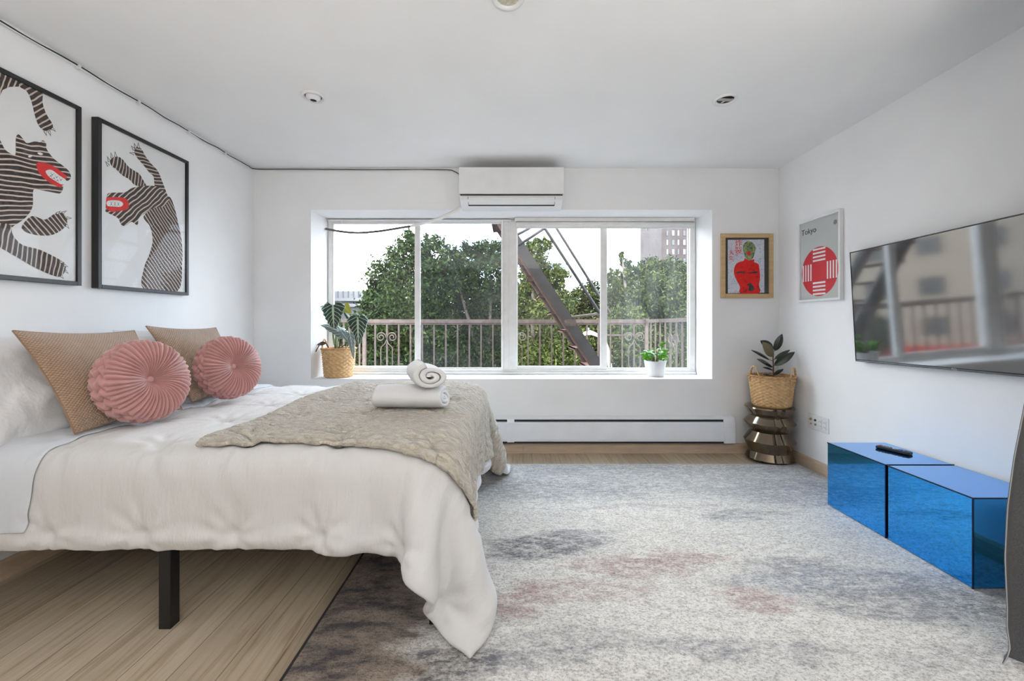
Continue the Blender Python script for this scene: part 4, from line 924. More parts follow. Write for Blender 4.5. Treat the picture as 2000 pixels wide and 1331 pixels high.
# ------------------------------------------------------------------ towels
def roll(name, label, cen, axis, ra, rb, L, turns, seed, squash_up=(0,0,1)):
    ax = np.array(Vector(axis).normalized()); up = np.array((0,0,1.0)); sd = np.cross(ax, up); rs = np.random.RandomState(seed)
    n = int(turns*30); th = np.linspace(0, turns*2*PI, n); ths = th[::-1]
    rr_ = 0.10+0.90*(th/th[-1]); wob = 1+0.045*np.sin(th*2+1)+0.03*np.sin(th*3+seed)
    thick = 0.90/turns*0.90
    ks = 26; ls = np.linspace(-0.5, 0.5, ks)
    outer = np.zeros((n, ks, 3)); inner = np.zeros((n, ks, 3))
    for k, l in enumerate(ls):
        shrink = 1-0.10*abs(2*l)**6; off = 0.010*np.sin(th*1.1+3)*(abs(2*l)**3)*np.sign(l) 
        for (A_, sg) in ((outer, 1), (inner, -1)):
            r = (rr_+sg*thick*0.5)*wob*shrink + 0.02*np.sin(l*19+th*1.3)*0.5
            A_[:, k] = np.array(cen)+(np.cos(th)*r*ra)[:, None]*sd+(np.sin(th)*r*rb)[:, None]*up+(l*L+off)[:, None]*ax
    b = MB(); ring = np.concatenate([outer, inner[:, ::-1]], 1); b.grid(ring, None)
    N_ = ring.shape[1]; b.add([], [])
    fs = [(i*N_+N_-1, i*N_, (i+1)*N_, (i+1)*N_+N_-1) for i in range(n-1)]; b.f += [f[::-1] for f in fs]; b.m += [0]*len(fs)
    last = (n-1)*N_; b.f.append(tuple(last+k for k in range(N_))); b.m.append(0); b.f.append(tuple(range(N_-1, -1, -1))); b.m.append(0)
    o = b.build(name, M['towel'], None, smooth=True); tag(o, label, 'towel', 'rolled white towels on the bed'); q = o.modifiers.new('soft', 'SUBSURF'); q.levels = 1; q.render_levels = 1
    return o
tz = max(surf_z(x, 2.02, TH) for x in (-0.62, -0.5, -0.38)) + 0.012
roll('rolled_towel', 'white rolled towel lying lengthwise on the beige throw', (-0.497, 2.02, tz+0.053), (1,-0.04,0), 0.078, 0.053, 0.345, 2.3, 2)
roll('rolled_towel', 'white rolled towel on top of the other, spiral end showing', (-0.425, 2.06, tz+0.106+0.056), (0.35,-0.94,0.0), 0.080, 0.058, 0.27, 2.2, 5)

# ------------------------------------------------------------------ sculptural stool
st = thing('accent_stool', 'zigzag metallic bronze stool in the corner under the basket', 'stool', (2.082, 3.385, 0.0))
kp = [(0.158,0.013),(0.176,0.030),(0.150,0.082),(0.182,0.163),(0.184,0.170),(0.138,0.242),(0.182,0.308),(0.184,0.315),(0.142,0.366),(0.180,0.432),(0.176,0.442),(0.150,0.4435),(0.01,0.4435)]
prof = []
for (r0, za), (r1, zb_) in zip(kp, kp[1:]):
    for j in range(6): prof.append((r0+(r1-r0)*j/6, za+(zb_-za)*j/6))
prof.append(kp[-1])
def stool_fn(a, j, z):
    d = math.atan2(math.sin(a+1.62), math.cos(a+1.62)); ph = math.sin(z*24)
    return 1-0.055*math.exp(-(d/0.13)**2) + 0.012*math.cos(4*a+z*9)
b = MB(); b.lathe(prof, (2.082, 3.385, 0.0), 160, fn=stool_fn); b.build('body', M['bronze'], st, smooth=True, bevel=0.0)
mo = st.children[0].modifiers.new('split', 'EDGE_SPLIT'); mo.split_angle = math.radians(32)

# ------------------------------------------------------------------ wicker baskets
def basket(name, label, cat, cx, cy, z0, z1_, r0, r1, stakes, rows, handles, hr=0.045):
    t = thing(name, label, cat, (cx, cy, z0)); KA = stakes*6; KZ = rows*5
    th = np.linspace(0, 2*PI, KA, endpoint=False); zz = np.linspace(0, 1, KZ+1); TH_, ZZ = np.meshgrid(th, zz, indexing='ij')
    row = np.floor(ZZ*rows*0.9999); f = ZZ*rows-row
    r = r0+(r1-r0)*ZZ**0.9 + 0.0040*np.sqrt(np.clip(np.sin(f*PI), 0, 1)) + 0.0056*np.cos(stakes*TH_/2+PI*(row % 2))*np.sin(f*PI)
    P = np.stack([cx+r*np.cos(TH_), cy+r*np.sin(TH_), z0+0.006+(z1_-z0-0.012)*ZZ], -1)
    b = MB(); b.grid(P, None, wrapu=True); Pi = np.stack([cx+(r-0.012)*np.cos(TH_), cy+(r-0.012)*np.sin(TH_), z0+0.006+(z1_-z0-0.012)*ZZ], -1); b.grid(Pi[:, ::5], None, wrapu=True, flip=True)
    b.build('woven_wall', M['wicker'], t, smooth=True)
    b = MB(); b.lathe([(r0*0.98, 0.0), (r0*0.98, 0.01)], (cx, cy, z0+0.0005), 48); b.build('base', M['wicker'], t)
    for ph in (0, PI):
        path = [(cx+(r1+0.002+0.006*math.cos(a*16+ph))*math.cos(a), cy+(r1+0.002+0.006*math.cos(a*16+ph))*math.sin(a), z1_-0.006+0.006*math.sin(a*16+ph)) for a in np.linspace(0, 2*PI, 193)]
        b = MB(); b.tube(path, 0.0058, 6); b.build('rim', M['wicker_rim'], t, smooth=True)
    for ha in handles:
        for k in (0, 1):
            path = [];
            for s in np.linspace(-0.25, 1.25, 31):
                sc_ = min(max(s, 0), 1); a = ha+(sc_-0.5)*0.62; up_ = math.sin(sc_*PI)*hr*1.5 if 0 <= s <= 1 else -0.05*(abs(s-0.5)-0.5)*4
                rr_ = r1+0.003+0.004*math.cos(s*24+k*PI); path.append((cx+rr_*math.cos(a), cy+rr_*math.sin(a), z1_+up_+0.004*math.sin(s*24+k*PI)))
            b = MB(); b.tube(path, 0.0048, 6); b.build('handle', M['wicker'], t, smooth=True)
    b = MB(); b.lathe([(0.001, 0.012), (r1*0.93, 0.0)], (cx, cy, z1_-0.035), 40, cap=False); so = b.build('soil', M['soil'], t)
    return t
basket('plant_basket', 'tapered woven basket on the left end of the window sill', 'basket', -1.556, 3.722, 0.6350, 0.892, 0.116, 0.138, 34, 15, (PI*0.95,), 0.05)
basket('plant_basket', 'woven wicker basket with two loop handles on the bronze stool', 'basket', 2.098, 3.385, 0.4445, 0.690, 0.132, 0.160, 38, 19, (PI*1.06, -0.95), 0.05)

# ------------------------------------------------------------------ plants
def leaf(mb_root, base, tip, width, m_, face=(0,-1,0.2), kind='oval', droop=0.02, fold=0.12, part='leaf', wavy=0.0, thick=0.0008):
    base = Vector(base); tip = Vector(tip); d = tip-base; L = d.length; t = d.normalized(); f = Vector(face); f = (f-t*f.dot(t)).normalized(); s = t.cross(f)
    nt_, nw = 22, 11; A = np.zeros((nt_, nw, 3)); uv = np.zeros((nt_, nw, 2))
    for i in range(nt_):
        q = i/(nt_-1)
        if kind == 'oval': w = (math.sin(PI*min(1, q**0.85*1.0))**0.75)*width/2 if 0 < q < 1 else 0.0008
        elif kind == 'arrow': w = width/2*(min(1, (q+0.03)/0.16)**0.6)*max(0.0, (1-q))**0.72*1.22*(1+0.07*math.cos(q*36))
        else: w = width/2*(min(1, q/0.2)**0.6)*(1-q)**0.6*1.1
        for j in range(nw):
            x = (j/(nw-1)-0.5)*2; lobe = (-0.16*L*abs(x)**1.5*max(0, 1-q/0.25)) if kind == 'arrow' else 0
            p = base+t*(q*L+lobe)+s*(x*w)+f*(-fold*abs(x)*w + droop*math.sin(PI*q)+wavy*math.sin(q*15+abs(x)*2)*abs(x)); A[i, j] = p; uv[i, j] = (j/(nw-1), q)
    b = MB(); b.grid(A, uv); o = b.build(part, m_, mb_root, smooth=True)
    so_ = o.modifiers.new('thickness', 'SOLIDIFY'); so_.thickness = thick; so_.offset = 0; return o
def za(x, y, Y=3.70): return at(600+x/7.007, 560+y/7.007, Y)
al = thing('alocasia_plant', 'dark green plant with pale veined arrow leaves in the sill basket', 'potted plant', (-1.556, 3.722, 0.865))
def stalk(root, pts, r0, r1, m_, name='stem'):
    pp, rr = smooth_path([Vector(p) for p in pts], [r0+(r1-r0)*i/(len(pts)-1) for i in range(len(pts))], 5); b = MB(); b.tube(pp, rr, 8); return b.build(name, m_, root, smooth=True)
stalk(al, [za(385,845,3.72), za(355,700,3.71), za(335,450,3.72), za(352,290,3.70)], 0.007, 0.003, M['stem'])
stalk(al, [za(400,850,3.72), za(395,690,3.73), za(430,640,3.70), za(500,650,3.66)], 0.007, 0.003, M['stem'])
stalk(al, [za(430,848,3.73), za(490,690,3.72), za(590,500,3.70), za(685,445,3.68)], 0.006, 0.003, M['brown_stem'])
stalk(al, [za(415,850,3.74), za(440,600,3.76), za(470,400,3.78), za(510,280,3.77)], 0.005, 0.0025, M['stem'])
stalk(al, [za(440,850,3.70), za(540,780,3.66), za(590,720,3.63)], 0.005, 0.0025, M['brown_stem'])
stalk(al, [za(380,850,3.74), za(360,600,3.77), za(345,400,3.79), za(325,295,3.78)], 0.005, 0.0025, M['stem'])
leaf(al, za(352,255,3.70), za(372,600,3.66), 0.185, M['alocasia'], (0.1,-1,0.25), 'arrow', 0.012, 0.10, wavy=0.003)
leaf(al, za(690,425,3.69), za(700,800,3.64), 0.160, M['alocasia'], (0.35,-1,0.3), 'arrow', 0.014, 0.2, wavy=0.004)
leaf(al, za(505,650,3.68), za(182,525,3.66), 0.105, M['alocasia_back'], (0.15,-0.75,0.65), 'arrow', 0.02, 0.25, wavy=0.004)
leaf(al, za(335,300,3.76), za(172,275,3.74), 0.060, M['alocasia_back'], (0.1,-0.8,0.6), 'arrow', 0.01, 0.3, wavy=0.004)
tag(leaf(al, za(505,265,3.77), za(605,375,3.75), 0.085, M['alocasia_old'], (0,-1,0.2), 'arrow', 0.008, 0.1), 'yellowing leaf')
leaf(al, za(505,345,3.72), za(610,500,3.69), 0.040, M['alocasia'], (0.5,-0.6,0.4), 'oval', 0.012, 0.4)
leaf(al, za(590,660,3.62), za(640,1000,3.60), 0.055, M['alocasia_back'], (0.3,-1,0.1), 'arrow', 0.012, 0.4, wavy=0.005)
leaf(al, za(470,620,3.66), za(600,790,3.62), 0.050, M['alocasia_back'], (0.1,-1,0.3), 'arrow', 0.012, 0.3, wavy=0.005)
leaf(al, za(420,640,3.72), za(440,745,3.70), 0.045, M['alocasia'], (0.1,-1,0.1), 'arrow', 0.006, 0.2)
tag(stalk(al, [za(290,835,3.72), za(250,770,3.70), za(190,765,3.68), za(150,830,3.665), za(110,900,3.66), za(62,938,3.66)], 0.006, 0.004, M['brown_stem'], 'withered_leaf'), 'withered brown curled leaf')
tag(leaf(al, za(265,770,3.71), za(130,800,3.68), 0.032, M['brown_stem'], (0,-1,0.3), 'oval', 0.01, 0.4, part='withered_leaf'), 'withered brown curled leaf')

def zr(x, y, Y=3.385): return at(1400+x/3.913, 600+y/3.913, Y)
rb_ = thing('rubber_plant', 'small dark leaved rubber plant in the wicker basket on the stool', 'potted plant', (2.098, 3.385, 0.66))
stalk(rb_, [zr(432,545), zr(432,460), zr(430,390), zr(428,330)], 0.006, 0.004, M['brown_stem'])
for (bx, by, tx, ty, w, yb_, yt, mk, face) in (
    (436,318,332,258,0.088,3.39,3.42,'rubber',(0.25,-1,0.55)), (436,378,348,270,0.082,3.375,3.33,'rubber_back',(-0.1,-1,0.3)), (444,335,500,206,0.058,3.385,3.37,'rubber',(-0.3,-1,0.25)),
    (440,400,562,326,0.036,3.39,3.43,'rubber',(-0.1,-0.6,0.8)), (440,448,596,343,0.066,3.38,3.34,'rubber',(-0.1,-0.8,0.7)), (404,404,260,328,0.044,3.385,3.40,'rubber',(0.15,-0.7,0.8)),
    (428,458,306,398,0.058,3.38,3.34,'rubber',(0.1,-0.7,0.7)), (432,484,350,462,0.034,3.38,3.40,'rubber',(0,-0.5,0.9)), (436,522,510,474,0.032,3.38,3.42,'rubber',(0,-0.5,0.9)), (430,525,352,520,0.036,3.38,3.33,'rubber',(0,-0.5,0.9))):
    base = zr(bx, by, yb_); tip = zr(tx, ty, yt); leaf(rb_, base, tip, w, M[mk], face, 'oval', 0.008, 0.18)
    n0 = Vector((zr(431, by+12, 3.385))); stalk(rb_, [n0, (n0+base)/2+Vector((0,0,0.002)), base], 0.0028, 0.002, M['brown_stem'], 'leaf_stalk')

gp = thing('plant_pot', 'small matte white pot at the right end of the window sill', 'plant pot', (1.284, 3.765, 0.6350))
b = MB(); b.lathe([(0.070,0.0),(0.074,0.002),(0.093,0.118),(0.0965,0.132),(0.0965,0.138),(0.091,0.138),(0.088,0.120),(0.001,0.118)], (1.284, 3.765, 0.6350), 56); b.build('pot', M['pot_white'], gp, smooth=True)
st_ = gp.children[0].modifiers.new('split', 'EDGE_SPLIT'); st_.split_angle = math.radians(40)
b = MB(); b.lathe([(0.087,0.0),(0.001,0.006)], (1.284, 3.765, 0.7545), 40, cap=False); b.build('soil', M['soil'], gp)
ph_ = thing('leafy_houseplant', 'small bright green leafy plant in the white pot on the sill', 'potted plant', (1.284, 3.765, 0.76)); rnd = random.Random(12)
for k in range(46):
    a = rnd.uniform(0, 2*PI); ra = rnd.uniform(0.02, 0.085); h_ = 0.765+rnd.uniform(0.015, 0.115)*(1.15-ra*4)
    if k in (3, 11): ra, h_, a = 0.045, 0.915, rnd.uniform(-0.3, 0.3)
    p = Vector((1.284+ra*math.cos(a), 3.765+ra*math.sin(a)*0.8, h_)); out = Vector((math.cos(a), math.sin(a)*0.8, rnd.uniform(-0.5, 0.5))).normalized()
    leaf(ph_, p, p+out*rnd.uniform(0.035, 0.055), rnd.uniform(0.034, 0.048), M['pothos'], (rnd.uniform(-.6,.6), -0.8, rnd.uniform(0.1, 1.0)), 'heart', 0.006, 0.2)
    q = Vector((1.284+0.2*ra*math.cos(a), 3.765+0.2*ra*math.sin(a), 0.758)); b = MB(); b.tube([q, (p+q)/2+Vector((0,0,0.008)), p], 0.0013, 5)
    b.build('leaf_stalk', M['stem'], ph_, smooth=True)

# ------------------------------------------------------------------ curtain at the right
cu = thing('curtain', 'dark grey woven floor length curtain at the right picture edge', 'curtain', (1.95, 1.34, 0.0))
kz = [0.0142,0.03,0.06,0.12,0.18,0.346,0.51,0.675,0.85,1.05,1.4,1.9,2.42]; kx = [0.012+q for q in [1.568,1.585,1.603,1.609,1.611,1.607,1.618,1.643,1.68,1.70,1.69,1.68,1.675]]
NZ = 90; NX = 110; A = np.zeros((NX, NZ, 3)); uv = np.zeros((NX, NZ, 2))
for j in range(NZ):
    z = 0.0142+(2.425-0.0142)*(j/(NZ-1))**1.4; xl = float(np.interp(z, kz, kx)); 
    for i in range(NX):
        s = i/(NX-1); x = xl+(2.24-xl)*s; fl = max(0, 1-z/0.12)
        y = 1.365+0.035*math.sin(s*38+0.4*math.sin(z*2))*(min(1, s*5)) + 0.012*math.sin(s*11+z*1.5) - 0.025*fl*math.exp(-s*6)
        A[i, j] = (x, y, z+0.012*fl*math.sin(s*20)**2*0.5+ (0.016*fl*fl*math.exp(-((s-0.03)/0.03)**2))); uv[i, j] = (s, z)
b = MB(); b.grid(A, uv); o = b.build('cloth', M['curtain'], cu, smooth=True); so_ = o.modifiers.new('thickness', 'SOLIDIFY'); so_.thickness = 0.003
path = [Vector(A[0, j]) for j in range(NZ)]; b = MB(); b.tube(path, 0.0015, 6); tag(b.build('edge_hem', M['curtain_edge'], cu, smooth=True), 'pale stitched edge of the curtain')
# ================================================================== outside
GZ = -5.5
b = MB(); b.box((-90, 4.6, GZ-0.3), (90, 140, GZ)); struct(b.build('street_ground', M['asphalt']))
# balcony deck and railing
dk = thing('balcony_deck', None, None, (0, 4.6, 0.0)); struct(dk)
b = MB(); b.box((-1.95, 4.02, -0.06), (1.80, 5.26, -0.02)); 
b.build('deck_plate', M['rust'], dk)
YR_ = 5.20; XA, XB = -1.855, 1.665; zt = 1.135
rl = thing('balcony_railing', 'rusty painted iron railing with scroll panels around the balcony', 'railing', (0, YR_, 0.0))
b = MB(); b.bar((XA-0.01, YR_, zt), (XB+0.01, YR_, zt), 0.045, 0.045); b.bar((XA-0.01, YR_, zt-0.03), (XB+0.01, YR_, zt-0.03), 0.02, 0.03); b.build('top_rail', M['rail'], rl)
for x, sgn in ((XA, -1), (XB, 1)):
    x2 = x+0.10*sgn
    b = MB(); b.bar((x, YR_, zt), (x2, 4.03, zt+0.012), 0.045, 0.04); b.build('side_rail', M['rail'], rl)
    b = MB(); b.bar((x, YR_, 0.02), (x2, 4.03, 0.02), 0.03, 0.03); b.build('bottom_rail', M['rail'], rl)
    for k in range(1, 9):
        f_ = k/9; xx = x+(x2-x)*f_; yy = YR_+(4.03-YR_)*f_; b = MB(); b.box((xx-0.008, yy-0.008, -0.02), (xx+0.008, yy+0.008, zt-0.01)); b.build('baluster', M['rail'], rl)
b = MB(); b.bar((XA, YR_, 0.03), (XB, YR_, 0.03), 0.03, 0.03); b.build('bottom_rail', M['rail'], rl)
for x in (XA, 1.075, XB):
    b = MB(); b.box((x-0.019, YR_-0.019, -0.02), (x+0.019, YR_+0.019, zt+0.02)); b.box((x-0.026, YR_-0.026, zt+0.02), (x+0.026, YR_+0.026, zt+0.035)); b.build('post', M['rail'], rl)
def bal_x():
    k = -1.72
    while k < 1.62:
        yield k; k += 0.1468
centres = (-1.537, 0.075, 1.485)
for x in bal_x():
    if abs(x-XA) < 0.05 or abs(x-1.075) < 0.03: continue
    b = MB(); b.box((x-0.0085, YR_-0.0085, 0.02), (x+0.0085, YR_+0.0085, zt-0.03)); b.build('baluster', M['rail'], rl)
b = MB(); b.bar((1.075, YR_, zt-0.175), (1.60, YR_, zt-0.175), 0.022, 0.022); b.build('cross_rail', M['rail'], rl)
def scroll(cx, y, zc, parent, ang=0.0):
    dx, dy = math.cos(ang), math.sin(ang)
    def pt(u, z): return Vector((cx+u*dx, y+u*dy, z))
    s = MB()
    for sg in (-1, 1):
        # upper C scroll curling outwards
        P = [pt(0.0, zc+0.02)]
        for k in range(34):
            t = k/33; a = PI*1.0 - t*PI*3.3; r = 0.062*(1-0.78*t); P.append(pt(sg*(0.070+r*math.cos(a)), zc+0.035+r*math.sin(a)+0.0))
        s.tube(P, 0.0065, 6)
        s.tube([pt(0.0, zc+0.0), pt(sg*0.02, zc-0.045), pt(sg*0.068, zc-0.09), pt(sg*0.072, zc-0.12), pt(sg*0.072, zc-0.30), pt(sg*0.068, zc-0.325), pt(sg*0.02, zc-0.37), pt(0, zc-0.41)], 0.0065, 6)
        P = []
        for k in range(34):
            t = k/33; a = PI*1.0 + t*PI*3.3; r = 0.062*(1-0.78*t); P.append(pt(sg*(0.070+r*math.cos(a)), zc-0.43+r*math.sin(a)))
        s.tube(P, 0.0065, 6)
    s.build('scroll_ornament', M['rail'], parent, smooth=True)
bx = list(bal_x())
for cx_ in (-1.72+0.1468, -1.72+0.1468*12, -1.72+0.1468*22): scroll(cx_, YR_-0.012, 0.90, rl)
scroll(XB+0.06, 4.50, 0.90, rl, -1.49)

# fire escape stair rising to the left
SY0, SY1 = 4.50, 5.02
st2 = thing('fire_escape_stair', 'steel fire escape stair slanting up to the left outside the window', 'stair', (0.9, 4.76, -0.02))
def stringer(Y, name):
    def pt_(px, py): return at(px, py, 4.50)
    a0 = pt_(1012,460); a1 = pt_(1172,704); b0 = pt_(1012,499); b1 = pt_(1156,719)
    d = (a1-a0); d.y = 0; d.normalize()
    mid0 = (a0+b0)/2; mid1 = (a1+b1)/2; n = Vector((-d.z, 0, d.x)); 
    top = mid0 - d*1.15; bot = mid0 + d*((mid0.z-0.0)/abs(d.z))
    w = 0.118; t_ = MB()
    for p in (): pass
    P0 = Vector((top.x, Y, top.z)); P1 = Vector((bot.x, Y, bot.z))
    t_.bar(P0, P1, 0.010, w, up=(n.x, 0, n.z)); 
    nn = Vector((n.x, 0, n.z)).normalized(); inw = 1 if Y < 4.7 else -1
    lo_ = -1 if nn.z > 0 else 1
    t_.bar(P0-nn*lo_*w/2+Vector((0, inw*0.018, 0)), P1-nn*lo_*w/2+Vector((0, inw*0.018, 0)), 0.045, 0.010, up=(n.x, 0, n.z)); so_ = t_.build(name, M['stringer'], st2)
    q_ = MB(); q_.bar(P0+nn*lo_*w/2+Vector((0, inw*0.012, 0)), P1+nn*lo_*w/2+Vector((0, inw*0.012, 0)), 0.060, 0.016, up=(n.x, 0, n.z)); tag(q_.build('rusted_flange', M['tread'], so_), 'rusted lower flange'); return P0, P1, d, nn
P0, P1, sd_, sn = stringer(SY0, 'stringer'); Q0, Q1, _, _ = stringer(SY1, 'stringer')
Ls = (P1-P0).length; nst = int(Ls/0.235)
for k in range(nst):
    p = P0+sd_*(0.12+k*0.235); 
    if p.z < 0.05: break
    b = MB(); c = p - sn*0.02*(1 if sn.z > 0 else -1)
    b.box((c.x-0.095, SY0+0.006, c.z-0.010), (c.x+0.035, SY1-0.006, c.z+0.004)); b.box((c.x-0.095, SY0+0.006, c.z-0.026), (c.x-0.088, SY1-0.006, c.z+0.004)); b.build('tread', M['tread'], st2)
def hand(Y, p0, p1, name, r=0.017):
    b = MB(); b.tube([p0, p1], r, 10); b.build(name, M['stringer'] , st2, smooth=True)
h0 = at(1064,446,4.50); h1 = at(1172,613,4.50); hd = (h0-h1)
hand(4.5, h0+hd*0.9, h1, 'handrail')
g0 = at(1089,449,4.96); g1 = at(1191,612,4.96); hand(4.96, g0+(g0-g1)*0.9, g1, 'handrail')
b = MB(); b.tube([h1, at(1116,620,4.50)], 0.014, 8); b.tube([h1, at(1172,722,4.50), at(1172,800,4.50)], 0.011, 8); b.build('lower_newel', M['rail'], st2, smooth=True)
for (fx, fy, tx, ty, Y) in ((1064,446,1012,480,4.50), (1038,444,1004,462,4.50)):
    b = MB(); b.tube([at(fx,fy,Y), at(tx,ty,Y)], 0.016, 8); b.build('rail_stay', M['stringer'], st2, smooth=True)
b = MB(); c = at(1112,628,4.50); b.box((c.x-0.06, 4.485, c.z-0.05), (c.x+0.07, 4.515, c.z+0.02)); b.tube([(c.x-0.04,4.48,c.z),(c.x-0.04,4.46,c.z)], 0.012, 8); b.tube([(c.x+0.05,4.48,c.z-0.02),(c.x+0.05,4.46,c.z-0.02)], 0.012, 8); b.build('splice_plate', M['rust'], st2)

# street lamp (white cobra head seen below through the railing)
sl = thing('street_lamp', 'white street lamp head seen through the railing below', 'street lamp', (2.2, 9.0, GZ))
hpos = at(1150, 652, 9.0)
b = MB(); P = [hpos+Vector((-0.14,0,-0.03)), hpos+Vector((-0.08,0,0.0)), hpos+Vector((0.02,0,0.02)), hpos+Vector((0.13,0,-0.01)), hpos+Vector((0.20,0,-0.05))]
pp, rr = smooth_path(P, [0.015, 0.04, 0.048, 0.038, 0.026]); b.tube(pp, rr, 14); b.build('lamp_head', M['pot_white'], sl, smooth=True)
b = MB(); b.tube([hpos+Vector((-0.02,0,0.06)), hpos+Vector((-0.02,0,0.125))], 0.035, 14); b.build('photocell', M['grey_concrete'], sl, smooth=True)
pp, rr = smooth_path([hpos+Vector((0.20,0,-0.05)), hpos+Vector((0.36,0,-0.2)), hpos+Vector((0.44,0,-0.6)), hpos+Vector((0.48,0,-1.5)), Vector((hpos.x+0.50, 9.0, GZ))], [0.028,0.03,0.04,0.05,0.08]); b = MB(); b.tube(pp, rr, 12); b.build('pole', M['pot_white'], sl, smooth=True)
# distant signal arm showing between the trees
sg_ = thing('signal_mast', 'small dark signal arm against the sky between the trees', 'signal mast', (1.1, 24.0, GZ))
a0 = at(1106,520,24.0); a1 = at(1058,514,24.0)
b = MB(); b.tube([a0, a1, Vector((a1.x-0.6, 24.0, a1.z-0.1)), Vector((a1.x-0.7, 24.0, GZ))], 0.06, 8); b.build('mast_arm', M['grey_concrete'], sg_)
for px_ in (1070, 1086, 1100):
    c = at(px_, 519, 24.0); b = MB(); b.box((c.x-0.28, 23.9, c.z-0.14), (c.x+0.20, 24.1, c.z+0.12)); b.build('signal_head', mat('blue_grey_housing', (0.08, 0.12, 0.2), 0.5), sg_)

# trees
def tree(name, label, X, Y, blobs, m_, nleaf, ls, seed, group='trees beyond the balcony', gz=GZ):
    r = np.random.RandomState(seed); root = thing(name, label, 'tree', (X, Y, gz), group)
    zc = min(bz-br for bx_, by_, bz, br in blobs)
    t = MB(); top = Vector((X, Y, zc+1.0)); t.tube([(X+0.15, Y, gz), (X+0.05, Y, (gz+zc)/2), top], [0.28, 0.22, 0.15], 12)
    t.build('trunk', M['bark'], root, smooth=True)
    for bx_, by_, bz, br in blobs[:6]:
        q = MB(); q.tube([top-Vector((0,0,0.5)), (top+Vector((bx_, by_, bz)))/2+Vector((0,0,-0.2)), Vector((bx_, by_, bz))], [0.11, 0.07, 0.02], 8); q.build('branch', M['bark'], root, smooth=True)
    vol = np.array([b_[3]**2.0 for b_ in blobs]); cnt = np.maximum(20, (2.8*nleaf*vol/vol.sum()).astype(int)); VS = []; 
    for (bx_, by_, bz, br), n in zip(blobs, cnt):
        # clumps on the shell of each bough, leaves around every clump
        nc = max(6, int(n/26)); d = r.normal(size=(nc, 3)); d /= np.linalg.norm(d, axis=1)[:, None]
        cc = np.array([bx_, by_, bz])+d*br*(0.35+0.68*r.rand(nc, 1)**0.6)*np.array([1, 1, 0.9]); k = r.randint(0, nc, n)
        c = cc[k]+r.normal(size=(n, 3))*br*0.13
        a1_ = r.normal(size=(n, 3)); a1_ /= np.linalg.norm(a1_, axis=1)[:, None]; a2 = r.normal(size=(n, 3)); a2 -= a1_*(a1_*a2).sum(1)[:, None]; a2 /= np.linalg.norm(a2, axis=1)[:, None]
        s = ls*0.78*(0.7+0.7*r.rand(n, 1)); VS.append(np.stack([c-a1_*s, c+a2*s*0.42, c+a1_*s, c-a2*s*0.42], 1))
    Vv = np.concatenate(VS).reshape(-1, 3) - np.array([X, Y, gz]); nq = len(Vv)//4
    me = bpy.data.meshes.new('foliage'); me.vertices.add(len(Vv)); me.vertices.foreach_set('co', Vv.astype(np.float32).ravel()); me.loops.add(nq*4); me.loops.foreach_set('vertex_index', np.arange(nq*4, dtype=np.int32))
    me.polygons.add(nq); me.polygons.foreach_set('loop_start', np.arange(0, nq*4, 4, dtype=np.int32)); me.polygons.foreach_set('loop_total', np.full(nq, 4, dtype=np.int32)); me.update(calc_edges=True); me.validate()
    me.materials.append(m_); o = bpy.data.objects.new('foliage', me); C.objects.link(o); o.parent = root; return root
def crown(spec, Y, jy=0.8, seed=0):      # (px, py, radius in px) at distance Y
    r = random.Random(seed); out = []
    for px_, py_, rp in spec:
        p = at(px_, py_, Y+r.uniform(-jy, jy)); out.append((p.x, p.y, p.z, rp*Y/F))
    return out
tree('leafy_tree', 'dense dark green tree filling the first pane, its crown top crossing the first mullion', -3.2, 13.0, crown([(800,505,42),(760,540,45),(740,590,40),(800,580,60),(850,560,50),(760,650,60),(830,660,70),(795,470,22),(850,500,38),(730,690,45),(845,470,16),(790,730,60)], 13, 0.8, 1), M['leaf_dark'], 15000, 0.075, 1)
tree('leafy_tree', 'round crowned dark green tree in the second pane', -0.9, 14.5, crown([(920,505,38),(950,500,32),(890,540,45),(960,545,42),(920,600,70),(870,640,55),(970,640,60),(985,500,30),(900,700,70),(975,720,60)], 14.5, 0.8, 2), M['leaf_dark'], 15000, 0.08, 2)
tree('leafy_tree', 'tall light green tree behind the slanting stair', 0.6, 12.0, crown([(1040,500,30),(1060,480,18),(1045,540,36),(1075,560,32),(1030,590,45),(1080,610,42),(1090,535,20),(1050,660,60),(1040,720,60),(1100,680,50)], 12, 0.7, 3), M['leaf_olive'], 12000, 0.065, 3)
tree('leafy_tree', 'lower green tree between the stair and the right mullion', 2.3, 15.0, crown([(1150,575,28),(1120,590,26),(1165,610,40),(1125,640,45),(1175,660,50),(1140,700,60),(1190,600,34),(1110,620,30)], 15, 0.8, 4), M['leaf_olive'], 10000, 0.075, 4)
tree('leafy_tree', 'slender tree with a thin top spike left in the right hand pane', 3.6, 12.5, crown([(1215,500,9),(1222,515,12),(1212,540,24),(1240,540,24),(1200,570,26),(1225,590,42),(1210,650,55),(1245,690,60),(1190,545,12)], 12.5, 0.6, 5), M['leaf_olive'], 9000, 0.065, 5)
tree('leafy_tree', 'broad yellowish green tree in front of the brick tower', 5.3, 14.0, crown([(1270,530,30),(1300,530,32),(1330,545,34),(1290,580,50),(1340,600,50),(1260,590,40),(1300,660,65),(1365,650,60),(1375,560,36),(1330,710,60),(1265,700,50)], 14, 0.8, 6), M['leaf_olive'], 15000, 0.075, 6)
tree('leafy_tree', 'low dark green tree behind the left part of the railing', -4.6, 12.0, crown([(700,640,30),(670,660,36),(715,690,45),(660,710,50),(740,640,26),(640,680,40)], 12, 0.6, 7), M['leaf_dark'], 6000, 0.07, 7)
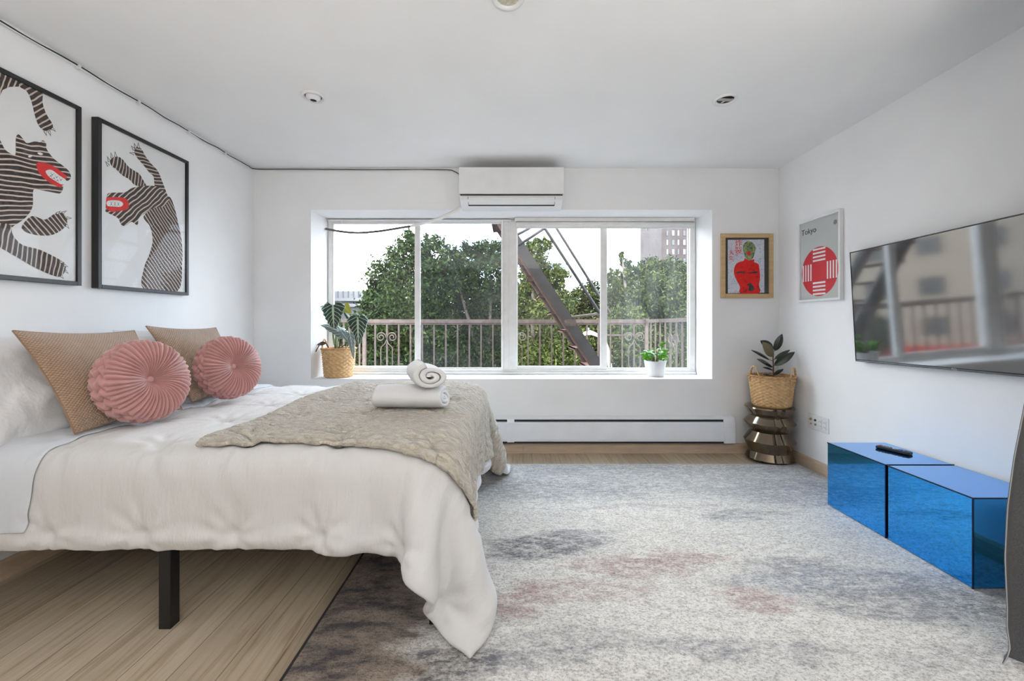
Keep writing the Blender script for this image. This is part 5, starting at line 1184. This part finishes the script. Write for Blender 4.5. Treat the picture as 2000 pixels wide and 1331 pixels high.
tree('leafy_tree', 'far green tree mass low behind the other crowns', 0.3, 19.0, crown([(700,700,60),(790,700,70),(880,720,80),(980,730,80),(1080,700,70),(1180,710,70),(1280,720,80),(1370,720,70),(640,730,60),(1010,600,60),(1120,660,50),(900,620,60),(960,620,60),(830,640,60),(1200,630,50),(1300,620,60),(1070,600,40)], 19, 0.8, 8), M['leaf_dark'], 16000, 0.13, 8)

# far buildings
bt = thing('brick_tower', 'distant brown brick apartment tower behind the trees at right', 'building', (26.5, 60.0, GZ))
tx0 = at(1292, 500, 60).x
b = MB(); b.box((tx0, 60, GZ), (tx0+11.0, 70, 26.0)); b.build('wall', M['brick'], bt)
winm = None
for cxk, dx in enumerate((0.7, 1.5, 2.3, 3.1, 3.9)):
    for r_ in range(13):
        z = 5.5+r_*1.35
        b = MB(); w = 0.34 if cxk % 2 else 0.22
        b.box((tx0+dx, 59.93, z), (tx0+dx+w, 60.0, z+0.75)); b.build('window', M['window_pale'] if (cxk+r_) % 3 else M['window_dark'], bt)
eb = thing('rooftop_building', 'grey corrugated rooftop building far off behind the left pane', 'building', (-15, 40.0, GZ))
b = MB(); b.box((-20, 40.0, GZ), (-10.5, 46, 3.2)); b.build('wall', M['grey_concrete'], eb)
b = MB(); b.box((-20.1, 39.7, 2.6), (-10.4, 46, 2.9)); b.box((-20.1, 39.6, 3.15), (-10.4, 46, 3.45)); b.build('cornice', M['window_pale'], eb)
b = MB(); b.box((-20.0, 40.2, 3.45), (-10.5, 40.4, 4.15)); b.build('parapet', M['window_pale'], eb)
for k in range(20):
    b = MB(); x = -19.9+k*0.5; b.box((x, 40.1, 3.45), (x+0.06, 40.2, 4.2)); b.build('parapet_rib', M['grey_concrete'], eb)
# cream apartment block across the street, seen mirrored in the television
cbk = thing('apartment_building', 'cream apartment block with square windows mirrored in the television', 'building', (0, 0, 0))
b = MB(); b.box((-9, 0, 0), (9, 8, 17)); o = b.build('wall', M['cream_render'], cbk)
for i in range(6):
    for j in range(5):
        b = MB(); x = -7.7+i*2.75; z = 3.6+j*2.7; b.box((x, -0.05, z), (x+1.25, 0.0, z+1.2)); b.build('window', M['window_dark'], cbk)
b = MB(); b.box((-7, -1.2, 2.3), (5, 0, 2.9)); b.build('awning', M['awning'], cbk)
b = MB(); b.box((-9, -1.0, 0.9), (9, -0.9, 1.3)); b.build('street_barrier', M['yellow'], cbk)
cbk.location = (-24.5, 27.0, GZ); cbk.rotation_euler = (0, 0, math.radians(44))
